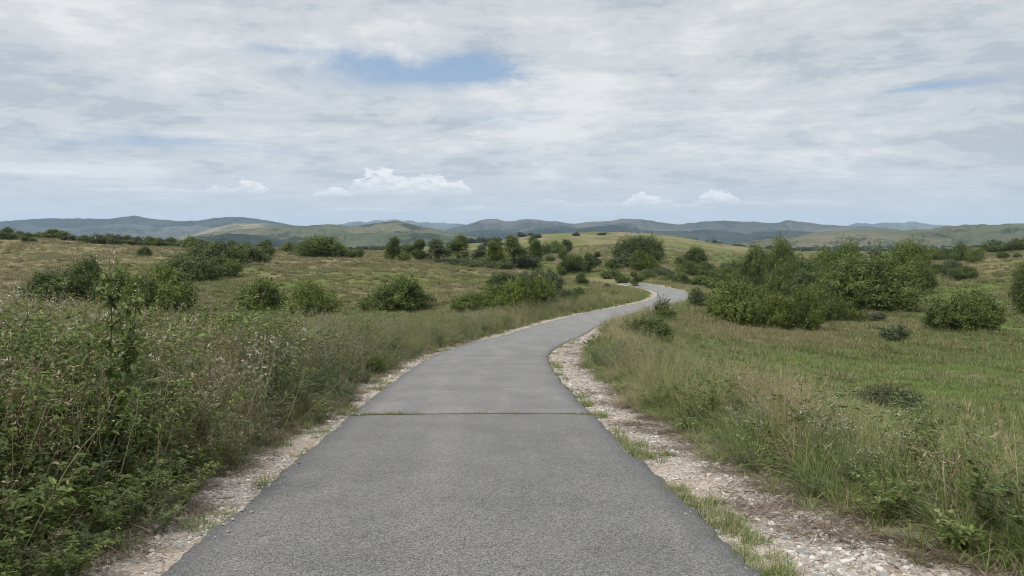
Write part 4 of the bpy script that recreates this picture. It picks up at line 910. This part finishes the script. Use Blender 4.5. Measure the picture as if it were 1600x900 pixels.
PL += [
 ('small',361,389,15,11,'d',"tiny dark round shrub above the long upper left thicket",None), ('small',381,390,18,10,'g',"pale small shrub between two dark ones near the left plateau edge",None),
 ('small',415,390,18,13,'d',"dark small shrub on the plateau above the end of the upper left thicket",None), ('round',452,394,30,13,'y',"pale green low shrub left of the big bright round bush",None),
 ('big',503,403,64,30,'y',"big bright green domed bush standing alone on the plateau",None), ('small',541,403,18,13,'g',"small bush close beside the big bright domed bush",None), ('small',557,403,19,14,'g',"second small bush beyond the big bright domed bush",None),
 ('round',414,488,70,44,'y',"yellow-green bush in the left field behind the white flowers",G5), ('round',487,496,72,47,'y',"bright bush rising behind the straw grass, next to its yellow-green twin",G5),
 ('round',628,488,81,44,'g',"full round dark green bush alone in the middle of the left field",G5), ('small',580,489,30,23,'g',"small bush at the foot of the full round bush",G5),
 ('wide',825,489,78,47,'y',"widest bright bush beside the road bend, front of its clump",G5), ('round',775,489,49,36,'g',"mid green bush leaning on the widest bright bush",G5), ('round',736,491,53,27,'g',"low bush ending the roadside clump towards the left",G5),
 ('round',788,457,47,26,'d',"dark bush behind the roadside clump on the left",G5), ('wide',850,457,57,30,'s',"grey-green loose bush behind the widest bright bush",G5), ('small',818,437,14,10,'d',"tiny dark bush above the roadside clump",G5),
 ('round',880,476,40,20,'s',"low grey-green bush between the roadside clump and the road",G5), ('small',903,466,18,15,'d',"small dark bush on the slope inside the far bend",G5), ('small',909,445,18,16,'d',"dark upright shrub on the slope above the far bend",G5),
 ('small',948,451,13,7,'d',"tiniest dark shrub on the bare slope above the bend",G5), ('small',955,436,25,15,'g',"round shrub on the brow above the far bend",G5), ('small',962,466,17,10,'g',"green tuft-like shrub beside the far bend verge",G5),
 ('poplar',616,408,34,33,'y',"first tree of the row, a cone shaped green one apart from the rest",G4), ('poplar',653,407,31,29,'g',"second tree of the row with side branches and thin top",G4), ('poplar',685,410,37,32,'s',"grey-green loose tree, third of the row",G4),
 ('poplar',715,407,37,35,'y',"dense rounded tree, fourth of the row",G4), ('poplar',750,414,25,28,'s',"low grey-green tree before the tight group of the row",G4), ('poplar',773,417,36,40,'y',"tall tree on the left of the tight pair in the row",G4),
 ('poplar',803,418,38,40,'g',"tall dark tree on the right of the tight pair in the row",G4), ('poplar',835,411,31,36,'y',"slim tree set apart after the tight pair",G4),
 ('small',824,422,39,12,'s',"grey-green low shrub at the foot of the slim tree",G4), ('wide',706,414,69,9,'d',"low dark hedge-like shrub under the first trees of the row",G4), ('wide',748,419,57,10,'d',"low dark shrub under the tight group of the row",G4), ('small',786,421,34,12,'d',"low dark shrub in front of the tight pair",G4),
 ('small',851,399,15,17,'d',"small dark tree before the far group on the hillside",G6), ('round',869,397,26,17,'g',"rounded green tree in the far group on the hillside",G6), ('poplar',887,395,17,18,'d',"darkest tree ending the far group on the hillside",G6), ('small',860,409,12,8,'d',"tiny shrub alone below the far hillside group",G6),
 ('poplar',881,430,24,37,'g',"upright two-storey tree above the bare slope left of the road end",G7), ('small',903,424,22,17,'g',"low bush just right of the upright two-storey tree",G7), ('poplar',921,426,23,27,'g',"pointed tree next to the low bush near the road end",G7), ('poplar',932,415,17,19,'d',"dark tree behind the pointed tree",G7),
 ('big',985,409,44,33,'d',"dark willow-like tree, left half of the broad far pair",G6), ('big',1013,411,42,36,'d',"dark willow-like tree, right half of the broad far pair",G6), ('small',975,419,28,20,'s',"grey-green bush below the broad dark pair",G7),
 ('round',999,425,26,28,'y',"light green bush in front of the broad dark pair",G7), ('round',1018,427,24,21,'y',"light green rounded bush beside the tallest light one",G7), ('small',959,421,26,14,'g',"low bush left of the grey-green one under the dark pair",G7),
 ('tree',1086,420,36,32,'d',"solitary dark round-headed tree right of the broad far pair",G6), ('poplar',1063,417,13,13,'g',"small slim tree beside the solitary dark round-headed tree",G6), ('round',1074,432,28,20,'g',"bush under the solitary dark tree, nearer its left side",G7), ('round',1101,433,32,20,'g',"bush under the solitary dark tree, nearer its right side",G7),
 ('round',1065,443,24,15,'g',"round bush beyond the far road bend",G7), ('round',1091,447,40,13,'y',"flat yellow-green bush beyond the far road bend",G7), ('poplar',993,447,18,20,'g',"upright bush standing right at the vanishing end of the road",G7), ('small',972,443,20,12,'g',"low bush just left of the vanishing end of the road",G7),
 ('small',957,434,22,11,'s',"grey-green shrub above the vanishing end of the road",G7), ('wide',1030,432,44,11,'s',"low wide grey-green shrub over the end of the road",G7), ('round',1136,441,44,19,'g',"wide bush halfway from the bend to the big thicket",G7), ('round',1152,452,29,20,'g',"round bush at the left foot of the big thicket",G7), ('round',1119,453,24,16,'g',"bush between the road bend and the big thicket",G7),
 ('round',1048,440,24,10,'g',"low bush touching the far edge of the road bend",G7), ('round',1012,436,24,12,'g',"low bush behind the last visible stretch of road",G7),
 ('small',1091,481,25,26,'s',"grey-green shrub on the outer verge of the far bend",G7),
 ('round',1147,508,76,58,'g',"dark green bush at the road end of the big thicket",G8), ('round',1205,516,60,50,'y',"yellow-green bush second along the front of the big thicket",G8), ('round',1250,518,58,60,'g',"tallest mid green bush in the front row of the big thicket",G8),
 ('round',1285,504,58,50,'g',"bush stepping back at the end of the thicket's front row",G8), ('small',1327,504,36,21,'y',"low yellow-green bush at the foot of the broad olive green dome",G8), ('small',1368,504,26,14,'s',"small grey bush at the foot of the big thicket",G8),
 ('tree',1182,451,55,62,'g',"feathery tree at the left end of the big thicket",G9), ('tree',1218,462,49,84,'g',"tall round-headed tree sticking out above the left of the thicket",G9), ('big',1241,466,72,54,'g',"bushy tree below the tall round-headed one",G9),
 ('tree',1290,462,61,68,'y',"leafy tree in the middle of the thicket",G9), ('tree',1325,462,59,78,'g',"tree with a thin pointed top in the middle of the thicket",G9), ('big',1273,478,68,48,'d',"dark bush mass behind the front row",G9),
 ('big',1365,488,129,80,'g',"broad olive green dome, the largest crown of the thicket",G9), ('big',1318,482,66,52,'g',"rounded crown leaning on the broad olive green dome",G9), ('tree',1418,450,61,70,'y',"tall full tree at the right end of the thicket",G9), ('tree',1434,458,47,48,'g',"lower tree below the tall full one at the right end",G9),
 ('round',1178,459,34,22,'d',"dark hollow bush under the feathery end tree",G8), ('small',1142,423,26,12,'d',"dark low shrub on the slope behind the thicket end",G7),
 ('wide',1511,519,98,53,'g',"large dark round bush alone on the right slope",G11), ('small',1400,534,36,21,'s',"small twiggy bush on the open ground before the thicket",G11), ('round',1603,443,32,26,'d',"small dark bush cut by the right edge, the higher of two",G11), ('round',1610,493,40,62,'d',"dark bush cut by the right edge, the lower of two",G11),
 ('round',1507,438,32,19,'d',"dark bush at the border of the light green field",G11), ('round',1486,432,27,22,'s',"grey bush next to the dark one at the light green field",G11), ('round',1462,429,34,15,'g',"low bush between the thicket and the light green field",G11),
 ('round',1502,408,28,24,'d',"darkest rounded bush standing out of the right ridge thicket",G10), ('round',1522,411,22,17,'g',"pale bush close to the darkest one on the right ridge",G10), ('wide',1458,408,42,17,'g',"wide bush where the right ridge thicket begins",G10), ('round',1481,407,26,15,'d',"bush between the wide one and the darkest one on the right ridge",G10),
 ('small',1567,404,15,9,'d',"tiny bush alone on the bare ground under the right ridge",G10), ('small',1590,403,12,6,'d',"tiniest bush near the right edge under the ridge",G10),
]
for i, (u, v, w, h) in enumerate([(1540,395,24,13),(1556,394,22,14),(1572,393,24,12),(1588,392,26,15),(1604,391,28,15),(1622,390,26,15),(1437,408,24,12)]):
    PL.append(('round' if i % 2 else 'small', u, v, w, h, 'gs'[i % 2], ("low shrub in the unbroken row on the right ridge, %s counting rightwards" % ORD[i]) if i < 6 else "low shrub at the near end of the right ridge thicket", G10))
for a in PL:
    kn, u, v, w, h, tone, label, grp = a
    plant(kn, u, v, w, h, tone, label, group=grp)

# ------------------------------------------------------------------ roadside plants that stand out singly
def own_plant(name, geo_parts, x, y, label, cat, rz=0.0, s=1.0):
    r = bpy.data.objects.new(name, None); COL.objects.link(r); r.location = (x, y, float(zland(np.array([x]), np.array([y]))[0]) - 0.01); r.rotation_euler = (0, 0, rz); r.scale = (s, s, s)
    for nm, G_, mats in geo_parts:
        G_.build(nm, mats, link=True, parent=r)
    return tag(r, label, cat)
def xy_px(u, y): return (u - 800) / FPX * y, y
# low dark roadside bushes right of the road
def lowbush(u, v, w, h, tone, label, n, leaf, y=None):
    X_, Y_ = hit(u, v) if y is None else xy_px(u, y)
    Wm, Hm = w / FPX * Y_, h / FPX * Y_
    sd = int(u); L = rl(sd, 8, Wm, Wm * .6, Hm); cg = crown_geo(sd, L, n * 2, leaf * .8, 0.45, sr=0.07); wg = wood_geo(sd, L, 8, .012)
    return own_plant("bush", [("foliage", cg, [TONES[tone]]), ("stems", wg, [M_bark])], X_, Y_ + Wm * .2, label, "bush")
lowbush(1016, 543, 96, 50, 'd', "low dark bush on the right verge where the road bends", 7000, .07)
lowbush(1036, 503, 52, 42, 'd', "leafy dark green bush at the verge just past the low spreading one", 3500, .08)
lowbush(1400, 652, 110, 50, 's', "low grey-green bush sunk in the grass of the right bank", 6000, .04)
lowbush(585, 586, 34, 32, 'g', "small green weed bush at the left road edge", 2500, .035)
lowbush(700, 521, 30, 22, 'd', "small dark bush in the grass of the left verge", 2200, .05)

def tall_weed():
    rng = np.random.default_rng(5); Gs, Gl, Gf = Geo(), Geo(), Geo()
    for s in range(3):
        m = stalk(rng, rng.normal(0, .04, 3) * [1, 1, 0], [rng.normal(0, .10), 0, 1], [1.62, 1.42, 1.2][s], 12, 0.045); tube(Gs, m, .008, .002, k=6)
        for b in range(26):
            i = rng.integers(2, 11); aa = rng.uniform(0, 6.28); br = stalk(rng, m[i], [math.cos(aa), math.sin(aa), 1.1], .22 * (1.25 - i / 12), 4, .12); tube(Gs, br, .003, .001, k=3)
            k = 14; c = br[rng.integers(0, 4, k)] + rng.normal(0, .012, (k, 3))
            leaves(Gl, rng, c, rng.normal(0, .7, (k, 3)) + [0, 0, .35], np.tile([0, 0, 1.], (k, 1)) + rng.normal(0, .3, (k, 3)), .055, .024)
        k = 20; leaves(Gf, rng, m[-1] + rng.normal(0, .03, (k, 3)) * [1, 1, 1.8], rng.normal(0, 1, (k, 3)), rng.normal(0, 1, (k, 3)), .014, .011, simple=True)
    return [("stem", Gs, [M_stem]), ("leaves", Gl, [M_weed]), ("blossoms", Gf, [M_white])]
own_plant("tall_weed", tall_weed(), *xy_px(160, 6.2), "tall dark leafy weed rising above the left thicket like a narrow spire", "weed", s=1.25)
def umbel(seed, h, arms, cl):
    rng = np.random.default_rng(seed); Gs, Gl, Gf = Geo(), Geo(), Geo(); m = stalk(rng, (0, 0, 0), [rng.normal(0, .08), 0, 1], h, 10, .04); tube(Gs, m, .005, .002, k=5)
    for b in range(arms):
        i = 9 - b % 4; aa = rng.uniform(0, 6.28); br = stalk(rng, m[i], [math.cos(aa), math.sin(aa), 1.6], rng.uniform(.05, .16), 4, .1); tube(Gs, br, .002, .001, k=3)
        k = cl; leaves(Gf, rng, br[-1] + rng.normal(0, .014, (k, 3)) * [1, 1, .5], rng.normal(0, 1, (k, 3)) + [0, 0, .5], rng.normal(0, 1, (k, 3)), .019, .015, simple=True)
    k = 26; i = rng.integers(1, 8, k); leaves(Gl, rng, m[i] + rng.normal(0, .02, (k, 3)), rng.normal(0, 1, (k, 3)) + [0, 0, .3], np.tile([0, 0, 1.], (k, 1)), .06, .016)
    return [("stem", Gs, [M_stem]), ("leaves", Gl, [M_weed2]), ("blossoms", Gf, [M_white])]
FL = "white flowered stalks in the left thicket"
for j, (u, y, h, lab) in enumerate([(22, 5.9, 1.38, "white flower stalk at the far left edge above the thicket"), (196, 6.8, 1.48, "tall white flower stalk beside the narrow spire weed"), (250, 7.4, 1.33, "white flower stalk between the spire weed and the white flower drift"), (222, 7.8, 1.25, "thin white flower stalk just behind the taller ones by the spire weed")]):
    tag(own_plant("flower_stalk", umbel(300 + j, h, 9, 8), *xy_px(u, y), lab, "flower", s=1.0), group=FL)
for j in range(95):
    u = _rb.gauss(400, 45) if j % 3 else _rb.gauss(440, 60); y = _rb.uniform(8.5, 13.5); x_ = (u - 800) / FPX * y
    if abs(edist(np.array([x_]), np.array([y]))[0]) < HW + 0.75: continue
    tag(own_plant("flower_stalk", umbel(340 + j, _rb.uniform(.75, 1.2), 8, 7), x_, y, "thin stalk with small white flowers in the white drift over the left thicket", "flower"), group="white flowers drifting over the left thicket")
def dead_stalk(seed, h, n, red=False):
    rng = np.random.default_rng(seed); Gs, Gl = Geo(), Geo(); m = stalk(rng, (0, 0, 0), [rng.normal(0, .08), -.05, 1], h, 11, .045); tube(Gs, m, .0055, .002, k=6)
    for b in range(n):
        i = rng.integers(3, 10); aa = rng.uniform(0, 6.28); br = stalk(rng, m[i], [math.cos(aa), math.sin(aa), .9], rng.uniform(.2, .5), 7, .12); tube(Gs, br, .0045, .0015, k=4)
        for q in range(2): b2 = stalk(rng, br[rng.integers(3, 7)], rng.normal(0, 1, 3) + [0, 0, .6], rng.uniform(.06, .16), 4, .2); tube(Gs, b2, .002, .001, k=3)
        k = 5; leaves(Gl, rng, br[rng.integers(2, 7, k)], rng.normal(0, 1, (k, 3)), rng.normal(0, 1, (k, 3)), .04, .012, fold=.5, droop=.6)
    return [("stem", Gs, [M_dry]), ("withered_leaves", Gl, [M_straw])]
own_plant("dead_stalk", dead_stalk(401, 1.30, 10), *xy_px(58, 5.4), "tall pale brown dead branching stalk at the left edge of the thicket", "dead plant")
own_plant("dead_stalk", dead_stalk(403, 1.05, 9), *xy_px(4, 5.3), "shorter dead stalk cut by the left edge of the picture", "dead plant")
own_plant("dead_stalk", dead_stalk(402, 1.0, 8), *xy_px(330, 7.4), "thin dead stalk leaning in the middle of the left thicket", "dead plant")
own_plant("dead_stalk", dead_stalk(404, .62, 8), *xy_px(1490, 5.6), "twisted dead stalk in the grass at the lower right", "dead plant")
own_plant("dead_stalk", dead_stalk(405, .70, 7), *xy_px(1570, 5.4), "darker bent dead stalk by the right edge of the picture", "dead plant")

# ------------------------------------------------------------------ far scrub: low bushes spread over the plain and the hills, too many to count
far_m = leaf_mat("far_scrub_leaf", (0.022, 0.034, 0.016), (0.046, 0.062, 0.028), (0.06, 0.06, 0.03), 0.04, 0.1)
def blob_bush(s):
    G = crown_geo(s, rl(s, 6, 2.0, 1.8, 1.0), 1500, .22, .3, sr=.15); return G.build("scrub_bush", [far_m])
xs, ys = [], []
n = 26000; a = RNG.uniform(-.75, .75, n); d = np.exp(RNG.uniform(math.log(260), math.log(2100), n)); x = a * d; y = d
q = fbm(x / 150, y / 70, 4, 91); k = (q > 0.60) | ((q > 0.47) & (RNG.uniform(0, 1, n) < 0.04)); k &= ~((np.abs(a - 0.12) < 0.13) & (y > 380) & (y < 700) & (q < 0.7))
k &= (y > 650) | (RNG.uniform(0, 1, n) < 0.12)
x, y = x[k], y[k]
s = RNG.uniform(1.0, 2.6, len(x)) * (0.8 + y / 1400)
zz_ = zland(x, y)
o = scatter("scrub", [blob_bush(i) for i in (1, 2, 3)], np.stack([x, y, zz_ - .2], 1), rots(len(x), .05), bump_scl(s, s * .9), RNG.integers(0, 3, len(x)))
tag(o, "dark scrub and tree lines spread over the distant plain", "scrub", kind='stuff')
